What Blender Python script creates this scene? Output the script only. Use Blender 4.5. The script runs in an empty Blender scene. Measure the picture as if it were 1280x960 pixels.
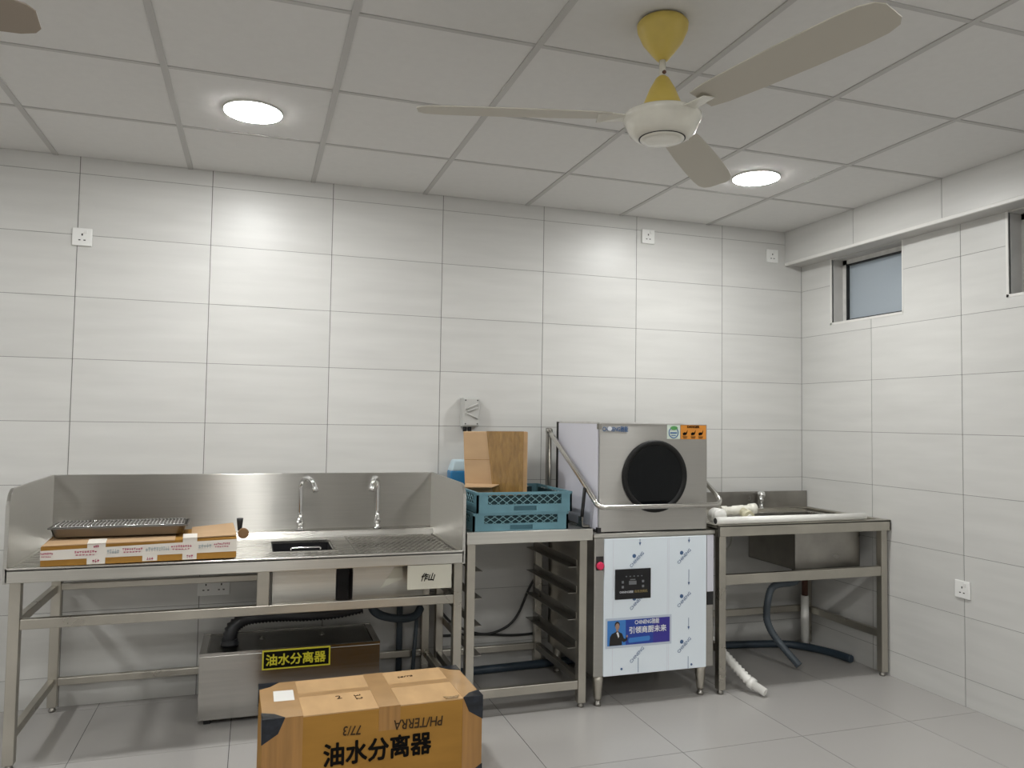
import bpy, bmesh, math, random
from mathutils import Vector, Matrix
random.seed(7)
scene = bpy.context.scene
COL = scene.collection

# ---------------------------------------------------------------- camera
CAM = Vector((-3.36287, -4.17030, 1.37837))
RT = Vector((0.94892814, -0.31512914, 0.01513341))
UP = Vector((-0.02884894, -0.03890443, 0.9988264))
FW = Vector((0.31417054, 0.94825106, 0.04600865))
cd = bpy.data.cameras.new('camera'); cam = bpy.data.objects.new('camera', cd); COL.objects.link(cam)
cd.sensor_width = 36; cd.lens = 967.0 * 36 / 1280; cd.clip_start = 0.05
m = Matrix.Identity(4)
for i in range(3):
    m[i][0] = RT[i]; m[i][1] = UP[i]; m[i][2] = -FW[i]; m[i][3] = CAM[i]
cam.matrix_world = m
scene.camera = cam

# ---------------------------------------------------------------- world, exposure
w = bpy.data.worlds.new('world'); scene.world = w; w.use_nodes = True
w.node_tree.nodes['Background'].inputs[0].default_value = (0.55, 0.63, 0.72, 1)
w.node_tree.nodes['Background'].inputs[1].default_value = 0.6
scene.view_settings.view_transform = 'Standard'
scene.view_settings.look = 'None'
scene.view_settings.gamma = 1
scene.view_settings.use_curve_mapping = False
scene.view_settings.exposure = 0.0
LAMP = 165.0            # radiance of the round ceiling downlights

# ---------------------------------------------------------------- materials
MATS = {}
def newmat(name):
    mt = bpy.data.materials.new(name); mt.use_nodes = True
    nt = mt.node_tree; b = nt.nodes['Principled BSDF']
    MATS[name] = mt
    return mt, nt, b
def mat(name, col, rough=0.5, metal=0.0, var=0.0, scale=(8, 8, 8), bump=0.0, aniso=0.0, trans=0.0,
        emit=None, estr=0.0, coat=0.0, rvar=0.0, spec=None, rnd=0.0, alpha=None, detail=4, bd=0.002):
    mt, nt, b = newmat(name)
    b.inputs['Base Color'].default_value = (*col, 1)
    b.inputs['Roughness'].default_value = rough
    b.inputs['Metallic'].default_value = metal
    b.inputs['Anisotropic'].default_value = aniso
    b.inputs['Transmission Weight'].default_value = trans
    b.inputs['Coat Weight'].default_value = coat
    if spec is not None: b.inputs['Specular IOR Level'].default_value = spec
    if alpha is not None: b.inputs['Alpha'].default_value = alpha
    if emit:
        b.inputs['Emission Color'].default_value = (*emit, 1); b.inputs['Emission Strength'].default_value = estr
    if aniso:
        tg = nt.nodes.new('ShaderNodeTangent'); tg.direction_type = 'RADIAL'; tg.axis = 'Z'
        nt.links.new(tg.outputs[0], b.inputs['Tangent']); b.inputs['Anisotropic Rotation'].default_value = 0.25
    if var or bump or rvar or rnd:
        tc = nt.nodes.new('ShaderNodeTexCoord'); mp = nt.nodes.new('ShaderNodeMapping')
        nz = nt.nodes.new('ShaderNodeTexNoise')
        mp.inputs['Scale'].default_value = scale
        nz.inputs['Scale'].default_value = 1; nz.inputs['Detail'].default_value = detail
        nt.links.new(tc.outputs['Object'], mp.inputs['Vector'])
        oi = nt.nodes.new('ShaderNodeObjectInfo')
        if rnd:
            ad = nt.nodes.new('ShaderNodeVectorMath'); ad.operation = 'ADD'
            ml = nt.nodes.new('ShaderNodeMath'); ml.operation = 'MULTIPLY'; ml.inputs[1].default_value = 60
            nt.links.new(oi.outputs['Random'], ml.inputs[0])
            nt.links.new(mp.outputs[0], ad.inputs[0]); nt.links.new(ml.outputs[0], ad.inputs[1])
            nt.links.new(ad.outputs[0], nz.inputs['Vector'])
        else:
            nt.links.new(mp.outputs[0], nz.inputs['Vector'])
        if var or rnd:
            mr = nt.nodes.new('ShaderNodeMapRange')
            mr.inputs['From Min'].default_value = 0.3; mr.inputs['From Max'].default_value = 0.7
            mr.inputs['To Min'].default_value = 1 - var; mr.inputs['To Max'].default_value = 1 + var
            nt.links.new(nz.outputs['Fac'], mr.inputs['Value'])
            val = mr.outputs[0]
            if rnd:
                m2 = nt.nodes.new('ShaderNodeMapRange')
                m2.inputs['To Min'].default_value = 1 - rnd; m2.inputs['To Max'].default_value = 1 + rnd
                nt.links.new(oi.outputs['Random'], m2.inputs['Value'])
                mm = nt.nodes.new('ShaderNodeMath'); mm.operation = 'MULTIPLY'
                nt.links.new(val, mm.inputs[0]); nt.links.new(m2.outputs[0], mm.inputs[1]); val = mm.outputs[0]
            mx = nt.nodes.new('ShaderNodeVectorMath'); mx.operation = 'SCALE'
            mx.inputs[0].default_value = col
            nt.links.new(val, mx.inputs['Scale']); nt.links.new(mx.outputs[0], b.inputs['Base Color'])
        if rvar:
            m3 = nt.nodes.new('ShaderNodeMapRange')
            m3.inputs['From Min'].default_value = 0.3; m3.inputs['From Max'].default_value = 0.7
            m3.inputs['To Min'].default_value = max(0, rough - rvar); m3.inputs['To Max'].default_value = rough + rvar
            nt.links.new(nz.outputs['Fac'], m3.inputs['Value']); nt.links.new(m3.outputs[0], b.inputs['Roughness'])
        if bump:
            bp = nt.nodes.new('ShaderNodeBump'); bp.inputs['Strength'].default_value = bump
            bp.inputs['Distance'].default_value = bd
            nt.links.new(nz.outputs['Fac'], bp.inputs['Height']); nt.links.new(bp.outputs[0], b.inputs['Normal'])
    return mt

WALLC = (0.60, 0.595, 0.575)
mat('wall_tile', WALLC, 0.37, var=0.042, scale=(2.2, 2.2, 18), rnd=0.015, rvar=0.01, detail=6)
mat('wall_tile_side', WALLC, 0.37, var=0.042, scale=(2.2, 2.2, 18), rnd=0.015, rvar=0.01, detail=6)
mat('grout', (0.17, 0.167, 0.158), 0.9)
mat('floor_tile', (0.40, 0.385, 0.37), 0.28, var=0.015, scale=(2, 2, 2), rnd=0.012)
mat('floor_grout', (0.06, 0.058, 0.055), 0.9)
mat('ceiling_tile', (0.66, 0.652, 0.635), 0.9, var=0.015, scale=(30, 30, 30), rnd=0.01, spec=0.1)
mat('tee_bar', (0.46, 0.45, 0.435), 0.6)
mat('trim_white', (0.72, 0.71, 0.68), 0.4)
mat('soffit', (0.50, 0.49, 0.47), 0.6, var=0.08, scale=(6, 6, 6))
mat('alu', (0.62, 0.61, 0.59), 0.45, var=0.1, scale=(20, 20, 20))
mat('black_rubber', (0.012, 0.012, 0.013), 0.5)
mat('pane', (0.50, 0.56, 0.61), 0.16, trans=0.35, spec=0.6)
mat('steel', (0.55, 0.535, 0.495), 0.36, 1.0, var=0.05, scale=(2, 2, 160), rvar=0.03, aniso=0.8)
mat('steel_v', (0.47, 0.458, 0.43), 0.31, 1.0, var=0.03, scale=(5, 5, 120), rvar=0.015, aniso=0.97)
mat('steel_top', (0.60, 0.585, 0.55), 0.27, 1.0, var=0.05, scale=(2, 140, 2), rvar=0.06)
mat('steel_tube', (0.50, 0.475, 0.42), 0.34, 1.0, var=0.12, scale=(5, 5, 5), rvar=0.08)
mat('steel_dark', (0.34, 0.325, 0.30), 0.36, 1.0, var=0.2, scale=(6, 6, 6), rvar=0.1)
mat('steel_hood', (0.50, 0.488, 0.465), 0.34, 1.0, var=0.02, scale=(3, 3, 120), rvar=0.015, aniso=0.95)
mat('steel_tank', (0.44, 0.425, 0.40), 0.20, 1.0, var=0.06, scale=(3, 3, 60), rvar=0.03)
mat('steel_handle', (0.56, 0.545, 0.51), 0.22, 1.0)
mat('shade_black', (0.012, 0.012, 0.014), 0.5, spec=0.3)  # near-black standing in for shade inside and between the sink bowls
mat('pan_dark', (0.20, 0.19, 0.175), 0.33, 1.0)
mat('rack_teal_shade', (0.012, 0.045, 0.055), 0.6)  # rack teal darkened to hold the shade inside the racks
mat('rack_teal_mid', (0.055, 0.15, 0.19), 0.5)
mat('chrome', (0.80, 0.80, 0.80), 0.10, 1.0)
mat('socket_white', (0.80, 0.80, 0.78), 0.35)
mat('socket_dark', (0.02, 0.02, 0.02), 0.6)
mat('isolator', (0.48, 0.48, 0.46), 0.5)
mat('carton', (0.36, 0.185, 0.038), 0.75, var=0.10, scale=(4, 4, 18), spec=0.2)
mat('carton_lit_top', (0.55, 0.355, 0.18), 0.75, var=0.09, scale=(12, 5, 5), spec=0.2)  # same cardboard, lightened for the overhead light on the carton's top
mat('carton_pale', (0.50, 0.33, 0.185), 0.8, var=0.08, scale=(5, 5, 12))
mat('packing_tape', (0.31, 0.175, 0.055), 0.24, var=0.2, scale=(70, 70, 16), coat=0.7, bump=1.0, bd=0.008)
mat('packing_tape_shaded', (0.35, 0.175, 0.045), 0.32, var=0.15, scale=(60, 60, 3), coat=0.4, bump=0.2)  # tape tone darkened for the shaded carton front
mat('packing_tape_top', (0.46, 0.28, 0.13), 0.30, var=0.1, scale=(10, 10, 30), coat=0.3)  # same tape, lightened for the light falling on the carton's top
mat('ink_black', (0.008, 0.007, 0.006), 0.8, spec=0.05)
mat('pen_ink', (0.06, 0.038, 0.022), 0.8, spec=0.05)
mat('corner_foam', (0.010, 0.013, 0.020), 0.30, var=0.6, scale=(40, 40, 40), coat=0.25, bump=0.8, spec=0.35)
mat('paper', (0.80, 0.79, 0.76), 0.6)
mat('sign_black', (0.006, 0.006, 0.005), 0.6, spec=0.1)
mat('sign_yellow', (0.62, 0.56, 0.03), 0.45)
mat('rack_teal', (0.135, 0.285, 0.345), 0.45, var=0.1, scale=(10, 10, 10))
mat('rack_line', (0.20, 0.37, 0.41), 0.45)
mat('jug_blue', (0.05, 0.30, 0.62), 0.25, trans=0.3)
mat('jug_clear', (0.62, 0.78, 0.86), 0.3, trans=0.2)
mat('film_white', (0.82, 0.90, 0.97), 0.22, var=0.02, scale=(1, 1, 1), coat=0.3)
mat('film_side', (0.72, 0.72, 0.80), 0.3, var=0.03, scale=(2, 2, 2))
mat('film_ink', (0.06, 0.13, 0.28), 0.5)
mat('panel_black', (0.008, 0.008, 0.010), 0.15)
mat('panel_print', (0.16, 0.17, 0.18), 0.5)
mat('panel_gold', (0.34, 0.26, 0.10), 0.5)
mat('glass_dark', (0.004, 0.005, 0.006), 0.05, spec=0.22)
mat('gasket', (0.008, 0.008, 0.008), 0.5, spec=0.3)
mat('sticker_blue', (0.022, 0.06, 0.36), 0.3)
mat('sticker_light', (0.05, 0.22, 0.60), 0.3)
mat('sticker_violet', (0.045, 0.035, 0.30), 0.3)
mat('sticker_edge', (0.55, 0.62, 0.72), 0.35)
mat('print_white', (0.80, 0.82, 0.86), 0.4)
mat('print_skin', (0.38, 0.24, 0.18), 0.5)
mat('print_hair', (0.015, 0.012, 0.012), 0.5)
mat('sticker_green', (0.10, 0.34, 0.10), 0.4)
mat('sticker_orange', (0.72, 0.27, 0.03), 0.4)
mat('sticker_pale', (0.66, 0.75, 0.66), 0.4)
mat('logo_blue', (0.05, 0.14, 0.34), 0.4)
mat('knob_red', (0.75, 0.03, 0.11), 0.4)
mat('pvc_white', (0.82, 0.81, 0.77), 0.35)
mat('pvc_pale', (0.78, 0.76, 0.68), 0.4)
mat('tank_lid', (0.13, 0.125, 0.115), 0.30, 1.0, var=0.2, scale=(6, 6, 6))
mat('pvc_cream', (0.68, 0.64, 0.46), 0.4)
mat('hose_black', (0.018, 0.019, 0.022), 0.4)
mat('hose_grey', (0.075, 0.095, 0.115), 0.45)
mat('hose_blue', (0.026, 0.042, 0.060), 0.45)
mat('cable', (0.012, 0.012, 0.012), 0.5)
mat('wire_white', (0.5, 0.5, 0.46), 0.5)
mat('rust', (0.10, 0.045, 0.03), 0.8)
mat('tape_white', (0.72, 0.68, 0.62), 0.4)
mat('print_red', (0.42, 0.05, 0.12), 0.5)
mat('print_grey', (0.42, 0.46, 0.47), 0.5)
mat('fan_yellow', (0.58, 0.44, 0.10), 0.4, var=0.08, scale=(12, 12, 12))
mat('fan_white', (0.62, 0.60, 0.53), 0.25, var=0.04, scale=(20, 20, 20), coat=0.3)
mat('fan_blade', (0.47, 0.44, 0.375), 0.5)
mat('fan_blade_second', (0.30, 0.25, 0.20), 0.5)
mat('tool_brown', (0.22, 0.12, 0.05), 0.5)
mat('plate_cream', (0.58, 0.57, 0.49), 0.5)
mat('lamp_glow', (1, 1, 1), 0.5, emit=(0.985, 0.992, 0.975), estr=LAMP)
mat('plaster', (0.55, 0.54, 0.52), 0.8)

# ---------------------------------------------------------------- mesh helpers
class B:
    def __init__(s, off=(0, 0, 0)):
        s.v = []; s.f = []; s.sm = []; s.o = Vector(off)
    def add(s, vs, fs, smooth=False):
        n = len(s.v)
        s.v += [tuple(Vector(p) - s.o) for p in vs]
        s.f += [tuple(i + n for i in f) for f in fs]; s.sm += [smooth] * len(fs)
        return s
    def box(s, x0, x1, y0, y1, z0, z1):
        vs = [(x, y, z) for x in (x0, x1) for y in (y0, y1) for z in (z0, z1)]
        return s.add(vs, [(0, 1, 3, 2), (4, 6, 7, 5), (0, 4, 5, 1), (2, 3, 7, 6), (0, 2, 6, 4), (1, 5, 7, 3)])
    def hexa(s, p):
        # p: 4 bottom + 4 top points, both counterclockwise
        return s.add(p, [(3, 2, 1, 0), (4, 5, 6, 7), (0, 1, 5, 4), (1, 2, 6, 5), (2, 3, 7, 6), (3, 0, 4, 7)])
    def prism(s, pts, d):
        # polygon pts extruded along d
        n = len(pts); d = Vector(d)
        vs = [Vector(p) for p in pts] + [Vector(p) + d for p in pts]
        fs = [tuple(range(n - 1, -1, -1)), tuple(range(n, 2 * n))]
        fs += [(i, (i + 1) % n, n + (i + 1) % n, n + i) for i in range(n)]
        return s.add(vs, fs)
    def lathe(s, c, prof, n=24, axis='z', cap=True):
        c = Vector(c); vs = []; fs = []
        for r, h in prof:
            for k in range(n):
                a = 2 * math.pi * k / n; x, y = r * math.cos(a), r * math.sin(a)
                p = {'z': (x, y, h), 'y': (x, -h, y), 'x': (h, x, y)}[axis]
                vs.append(c + Vector(p))
        for j in range(len(prof) - 1):
            for k in range(n):
                k2 = (k + 1) % n
                fs.append((j * n + k, j * n + k2, (j + 1) * n + k2, (j + 1) * n + k))
        s.add(vs, fs, True)
        if cap:
            m0 = len(s.v) - len(vs)
            s.f.append(tuple(m0 + k for k in range(n - 1, -1, -1))); s.sm.append(False)
            e = m0 + (len(prof) - 1) * n
            s.f.append(tuple(e + k for k in range(n))); s.sm.append(False)
        return s
    def tube(s, pts, r, n=10, radii=None, cap=True):
        pts = [Vector(p) for p in pts]; N = len(pts); vs = []; fs = []
        t0 = (pts[1] - pts[0]).normalized()
        nrm = t0.orthogonal().normalized()
        for i, p in enumerate(pts):
            t = (pts[min(i + 1, N - 1)] - pts[max(i - 1, 0)]).normalized()
            nrm = (nrm - t * nrm.dot(t)).normalized(); bn = t.cross(nrm)
            rr = radii[i] if radii else r
            for k in range(n):
                a = 2 * math.pi * k / n
                vs.append(p + (nrm * math.cos(a) + bn * math.sin(a)) * rr)
        for i in range(N - 1):
            for k in range(n):
                k2 = (k + 1) % n
                fs.append((i * n + k, i * n + k2, (i + 1) * n + k2, (i + 1) * n + k))
        base = len(s.v); s.add(vs, fs, True)
        if cap:
            s.f.append(tuple(base + k for k in range(n - 1, -1, -1))); s.sm.append(False)
            s.f.append(tuple(base + (N - 1) * n + k for k in range(n))); s.sm.append(False)
        return s

def spline(pts, k=8):
    P = [Vector(p) for p in pts]; P = [P[0] * 2 - P[1]] + P + [P[-1] * 2 - P[-2]]; out = []
    for i in range(1, len(P) - 2):
        for j in range(k):
            t = j / k; a, b, c, d = P[i - 1], P[i], P[i + 1], P[i + 2]
            out.append(0.5 * ((2 * b) + (c - a) * t + (2 * a - 5 * b + 4 * c - d) * t * t + (3 * b - a - 3 * c + d) * t ** 3))
    out.append(P[-2]); return out
def resample(pts, step):
    out = [pts[0]]; acc = 0
    for a, b in zip(pts, pts[1:]):
        L = (b - a).length; d = step - acc
        while d <= L:
            out.append(a.lerp(b, d / L)); d += step
        acc = L - (d - step)
    return out
def corrugated(b, pts, r, pitch=0.012, amp=0.13, n=12):
    q = resample(spline(pts, 24), pitch / 2)
    return b.tube(q, r, n, radii=[r * (1 + amp * (1 if i % 2 else -1)) for i in range(len(q))])

def mesh(b, name, bevel=0.0):
    me = bpy.data.meshes.new(name); me.from_pydata(b.v, [], b.f)
    me.polygons.foreach_set('use_smooth', b.sm)
    me.update()
    bm = bmesh.new(); bm.from_mesh(me)
    bmesh.ops.recalc_face_normals(bm, faces=bm.faces)
    if bevel:
        es = [e for e in bm.edges if len(e.link_faces) == 2 and e.calc_face_angle(0) > 0.6]
        bmesh.ops.bevel(bm, geom=es, offset=bevel, segments=2, affect='EDGES', profile=0.5, clamp_overlap=True)
    bm.to_mesh(me); bm.free()
    return me
def link(name, me, mt, parent=None, loc=(0, 0, 0)):
    o = bpy.data.objects.new(name, me); COL.objects.link(o)
    if mt:
        me.materials.clear(); me.materials.append(MATS[mt])
    o.location = loc
    if parent: o.parent = parent
    return o
def part(name, b, mt, parent, bevel=0.0, label=None):
    o = link(name, mesh(b, name, bevel), mt, parent)
    if label: o['label'] = label
    return o
def tag(o, label, cat, group=None, kind=None):
    o['label'] = label; o['category'] = cat
    if group: o['group'] = group
    if kind: o['kind'] = kind
    return o
def thing(name, loc, label, cat, rz=0.0, group=None):
    o = bpy.data.objects.new(name, None); COL.objects.link(o)
    o.empty_display_size = 0.05
    o.location = loc; o.rotation_euler = (0, 0, rz)
    return tag(o, label, cat, group)
def solid(name, b, mt, loc, label, cat, bevel=0.0, group=None):
    o = link(name, mesh(b, name, bevel), mt, None, loc)
    return tag(o, label, cat, group)
def struct(name, b, mt, label, cat, loc=(0, 0, 0)):
    o = link(name, mesh(b, name), mt, None, loc)
    return tag(o, label, cat, kind='structure')

def lettering(body, size, mt, parent, origin, right, up, bold=0.0, align='LEFT', name='lettering', shear=0.0, sx=1.0, off=(0, 0, 0)):
    cu = bpy.data.curves.new(name, 'FONT'); cu.body = body; cu.size = size
    cu.extrude = 0.0 if bold else 0.0004; cu.align_x = align; cu.shear = shear; cu.resolution_u = 3
    t = bpy.data.objects.new('tmp_text', cu); COL.objects.link(t)
    dg = bpy.context.evaluated_depsgraph_get()
    me = bpy.data.meshes.new_from_object(t.evaluated_get(dg))
    bpy.data.objects.remove(t)
    r = Vector(right).normalized(); u = Vector(up).normalized(); nrm = r.cross(u)
    M = Matrix.Identity(4); o = Vector(origin) - Vector(off)
    for i in range(3):
        M[i][0] = r[i] * sx; M[i][1] = u[i]; M[i][2] = nrm[i]; M[i][3] = o[i]
    if bold:
        bm = bmesh.new()
        for k in range(9):
            c = me.copy(); a = 2 * math.pi * k / 8; f = bold if k < 8 else 0
            c.transform(Matrix.Translation((f * math.cos(a), f * math.sin(a), k * 0.00012))); bm.from_mesh(c); bpy.data.meshes.remove(c)
        bm.to_mesh(me); bm.free()
    me.transform(M); me.name = name
    return link(name, me, mt, parent)

# ---------------------------------------------------------------- the room
RX0, RY0, ZC = -6.6, -6.6, 2.616
ROWS = [2.538 - 0.3 * k for k in range(9)]          # horizontal joints
G = 0.0018; GZ = 0.0011                                          # half joint width
ZB = [0.0] + sorted(ROWS) + [ZC]
def rect_sub(r, h):
    # rectangle r minus hole h -> list of rectangles (a0,a1,b0,b1)
    a0, a1, b0, b1 = r; c0, c1, d0, d1 = h
    if c1 <= a0 or c0 >= a1 or d1 <= b0 or d0 >= b1: return [r]
    out = []
    if b0 < d0: out.append((a0, a1, b0, d0))
    if b1 > d1: out.append((a0, a1, d1, b1))
    lo, hi = max(b0, d0), min(b1, d1)
    if a0 < c0: out.append((a0, c0, lo, hi))
    if a1 > c1: out.append((c1, a1, lo, hi))
    return out

wall_back = struct('wall_back', B().box(RX0, 0.15, 0.0015, 0.15, 0, 2.75), 'grout',
                   'pale grey tiled back wall behind the steel sink tables', 'wall')
XB = [RX0] + [-0.6 - 0.6 * k for k in range(9, -1, -1)] + [0.0]
cache = {}
for i in range(len(XB) - 1):
    for j in range(len(ZB) - 1):
        x0, x1, z0, z1 = XB[i] + G, XB[i + 1] - G, ZB[j] + GZ, ZB[j + 1] - GZ
        if j == 0: z0 = 0
        if j == len(ZB) - 2: z1 = ZC + 0.02
        key = (round(x1 - x0, 4), round(z1 - z0, 4))
        if key not in cache:
            cache[key] = mesh(B().box(0, key[0], 0, 0.008, 0, key[1]), 'wall_tile')
        link('wall_tile', cache[key], 'wall_tile', wall_back, (x0, 0, z0))

WIN = [(-0.83, -0.273, 1.998, 2.402), (-2.02, -1.456, 1.998, 2.402)]
rr = [(RY0, 0.0015, 0, 2.75)]
for h in WIN:
    rr = sum((rect_sub(r, h) for r in rr), [])
b = B()
for y0, y1, z0, z1 in rr: b.box(0.0015, 0.16, y0, y1, z0, z1)
wall_right = struct('wall_right', b, 'grout', 'pale grey tiled side wall with two high windows', 'wall')
YB = [RY0] + [-0.6 - 0.6 * k for k in range(9, -1, -1)] + [0.0]
for i in range(len(YB) - 1):
    for j in range(len(ZB) - 1):
        y0, y1, z0, z1 = YB[i] + G, YB[i + 1] - G, ZB[j] + GZ, ZB[j + 1] - GZ
        if j == 0: z0 = 0
        if z0 > 2.45: continue
        if z1 > 2.402: z1 = 2.402
        rs = [(y0, y1, z0, z1)]
        for h in WIN: rs = sum((rect_sub(r, h) for r in rs), [])
        if not rs: continue
        b = B()
        for r in rs: b.box(0, 0.008, r[0] - y0, r[1] - y0, r[2] - z0, r[3] - z0)
        link('wall_tile', mesh(b, 'wall_tile'), 'wall_tile_side', wall_right, (0, y0, z0))

def tilewall(name, b, label):
    return struct(name, b, 'plaster', label, 'wall')
tilewall('wall_left', B().box(RX0 - 0.12, RX0, RY0, 0.15, 0, 2.75), 'plain pale wall facing the windows')
tilewall('wall_front', B().box(RX0 - 0.12, 0.15, RY0 - 0.12, RY0, 0, 2.75), 'plain pale wall facing the sink tables')

floor = struct('floor', B().box(RX0 - 0.12, 0.15, RY0 - 0.12, 0.15, -0.12, -0.0012), 'floor_grout',
               'polished grey tiled kitchen floor', 'floor')
FX = [RX0] + [-1.025 + 0.6 * k for k in range(-9, 2)] + [0.0]
FY = [RY0] + [-0.67 - 0.6 * k for k in range(9, -2, -1)] + [0.0]
cache = {}
for i in range(len(FX) - 1):
    for j in range(len(FY) - 1):
        x0, x1, y0, y1 = FX[i] + 0.0014, FX[i + 1] - 0.0014, FY[j] + 0.0014, FY[j + 1] - 0.0014
        if x1 - x0 < 0.01 or y1 - y0 < 0.01: continue
        key = (round(x1 - x0, 4), round(y1 - y0, 4))
        if key not in cache: cache[key] = mesh(B().box(0, key[0], 0, key[1], -0.008, 0), 'floor_tile')
        link('floor_tile', cache[key], 'floor_tile', floor, (x0, y0, 0))

ceiling = struct('ceiling', B().box(RX0 - 0.12, 0.15, RY0 - 0.12, 0.15, 2.66, 2.78), 'plaster',
                 'suspended ceiling of square white boards in grey tee bars', 'ceiling')
CX = [RX0] + [-4.306 + 0.6 * k for k in range(-3, 7)] + [-0.13]
CY = [RY0] + [-0.609 - 0.6 * k for k in range(9, -1, -1)] + [0.0]
cache = {}
for i in range(len(CX) - 1):
    for j in range(len(CY) - 1):
        x0, x1, y0, y1 = CX[i] + 0.004, CX[i + 1] - 0.004, CY[j] + 0.004, CY[j + 1] - 0.004
        if x1 - x0 < 0.02: continue
        key = (round(x1 - x0, 4), round(y1 - y0, 4))
        if key not in cache: cache[key] = mesh(B().box(0, key[0], 0, key[1], 0, 0.012), 'ceiling_tile')
        link('ceiling_tile', cache[key], 'ceiling_tile', ceiling, (x0, y0, ZC + 0.003))
main = mesh(B().box(-0.012, 0.012, RY0, 0, 0, 0.04).box(-0.006, 0.006, RY0, 0, 0.03, 0.05), 'tee_bar', 0.0008)
for x in CX[1:-1]:
    link('tee_bar', main, 'tee_bar', ceiling, (x, 0, ZC - 0.0015))
cross = mesh(B().box(0.012, 0.588, -0.009, 0.009, 0, 0.03), 'cross_tee', 0.0008)
for y in CY[1:-1]:
    for x in [CX[1] - 0.6] + CX[1:-1]:
        if x + 0.6 > -0.11: continue
        link('cross_tee', cross, 'tee_bar', ceiling, (x, y, ZC - 0.0005))
    link('cross_tee', mesh(B().box(CX[-2] + 0.012, -0.13, y - 0.009, y + 0.009, ZC - 0.0005, ZC + 0.03), 'cross_tee'), 'tee_bar', ceiling)

# beam above the windows
beam = struct('trim_1', B().box(-0.1285, 0.0, RY0, 0.0, 2.412, 2.70), 'grout',
              'tiled boxed beam running under the ceiling above the windows', 'beam')
yy = [RY0] + [-0.604 - 0.606 * k for k in range(9, -1, -1)] + [0.0]
for a, c in zip(yy, yy[1:]):
    link('wall_tile', mesh(B().box(0, 0.008, 0, c - a - 2 * G, 0, 0.21), 'wall_tile'), 'wall_tile_side', beam, (-0.13, a + G, 2.418))
part('soffit_board', B().box(-0.128, 0.0, RY0, 0, 2.402, 2.412), 'soffit', beam)
part('edge_strip', B().box(-0.133, -0.118, RY0, 0, 2.399, 2.418), 'trim_white', beam, 0.003)

for n, (y0, y1, z0, z1) in enumerate(WIN, 1):
    lab = ('small high window with blue grey frosted glass beside the tiled corner', 'small high window at the far end of the tiled side wall')[n - 1]
    wd = thing('window_%d' % n, (0.09, y1, z0), lab, 'window'); wd['kind'] = 'structure'
    o = wd.location
    b = B(o)
    for (a, c, d, e) in ((y0, y1, z0, z0 + 0.02), (y0, y1, z1 - 0.035, z1), (y0, y0 + 0.04, z0, z1), (y1 - 0.04, y1, z0, z1)):
        b.box(0.085, 0.125, a, c, d, e)
    part('window_frame', b, 'alu', wd)
    b = B(o)
    a0, a1, c0, c1 = y0 + 0.04, y1 - 0.04, z0 + 0.02, z1 - 0.035
    for (a, c, d, e) in ((a0, a1, c0, c0 + 0.008), (a0, a1, c1 - 0.008, c1), (a0, a0 + 0.008, c0, c1), (a1 - 0.008, a1, c0, c1)):
        b.box(0.08, 0.12, a, c, d, e)
    part('gasket', b, 'black_rubber', wd)
    part('pane', B(o).box(0.100, 0.106, a0 + 0.004, a1 - 0.004, c0 + 0.004, c1 - 0.004), 'pane', wd)
    part('sill_tile', B(o).box(0.004, 0.09, y0, y1, z0 - 0.002, z0 + 0.006), 'soffit', wd)
    part('reveal_tile', B(o).box(0.004, 0.09, y1 - 0.006, y1, z0, z1), 'soffit', wd)
    part('head_tile', B(o).box(0.0, 0.09, y0, y1, z1 - 0.006, z1), 'soffit', wd)
    part('reveal_tile', B(o).box(0.004, 0.09, y0, y0 + 0.006, z0, z1), 'soffit', wd)
    b = B(o).box(-0.002, 0.012, y1 - 0.006, y1 + 0.006, z0 - 0.006, z1)
    b.box(-0.002, 0.012, y0 - 0.006, y1 + 0.006, z0 - 0.006, z0 + 0.007).box(-0.002, 0.012, y0 - 0.005, y0 + 0.003, z0, z1)
    part('edge_trim', b, 'trim_white', wd)

# ---------------------------------------------------------------- downlights
def downlight(x, y, label):
    t = thing('ceiling_downlight', (x, y, ZC), label, 'light', group='round ceiling downlights')
    part('rim', B().lathe((0, 0, 0), [(0.117, 0.004), (0.117, -0.003), (0.115, -0.006), (0.113, -0.006)], 40), 'trim_white', t)
    part('diffuser', B().lathe((0, 0, 0), [(0.112, -0.004), (0.112, -0.0075), (0.095, -0.0085)], 40), 'lamp_glow', t)
    return t
downlight(-3.405, -0.895, 'round glowing ceiling downlight above the long sink table')
downlight(-1.0, -0.9, 'round glowing ceiling downlight beside the yellow ceiling fan')
for x in (-5.8, -3.405, -1.0):
    for y in (-0.895, -3.3, -5.7):
        if y == -0.895 and x != -5.8: continue
        downlight(x, y, 'round glowing ceiling downlight in the open half of the room')

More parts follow.
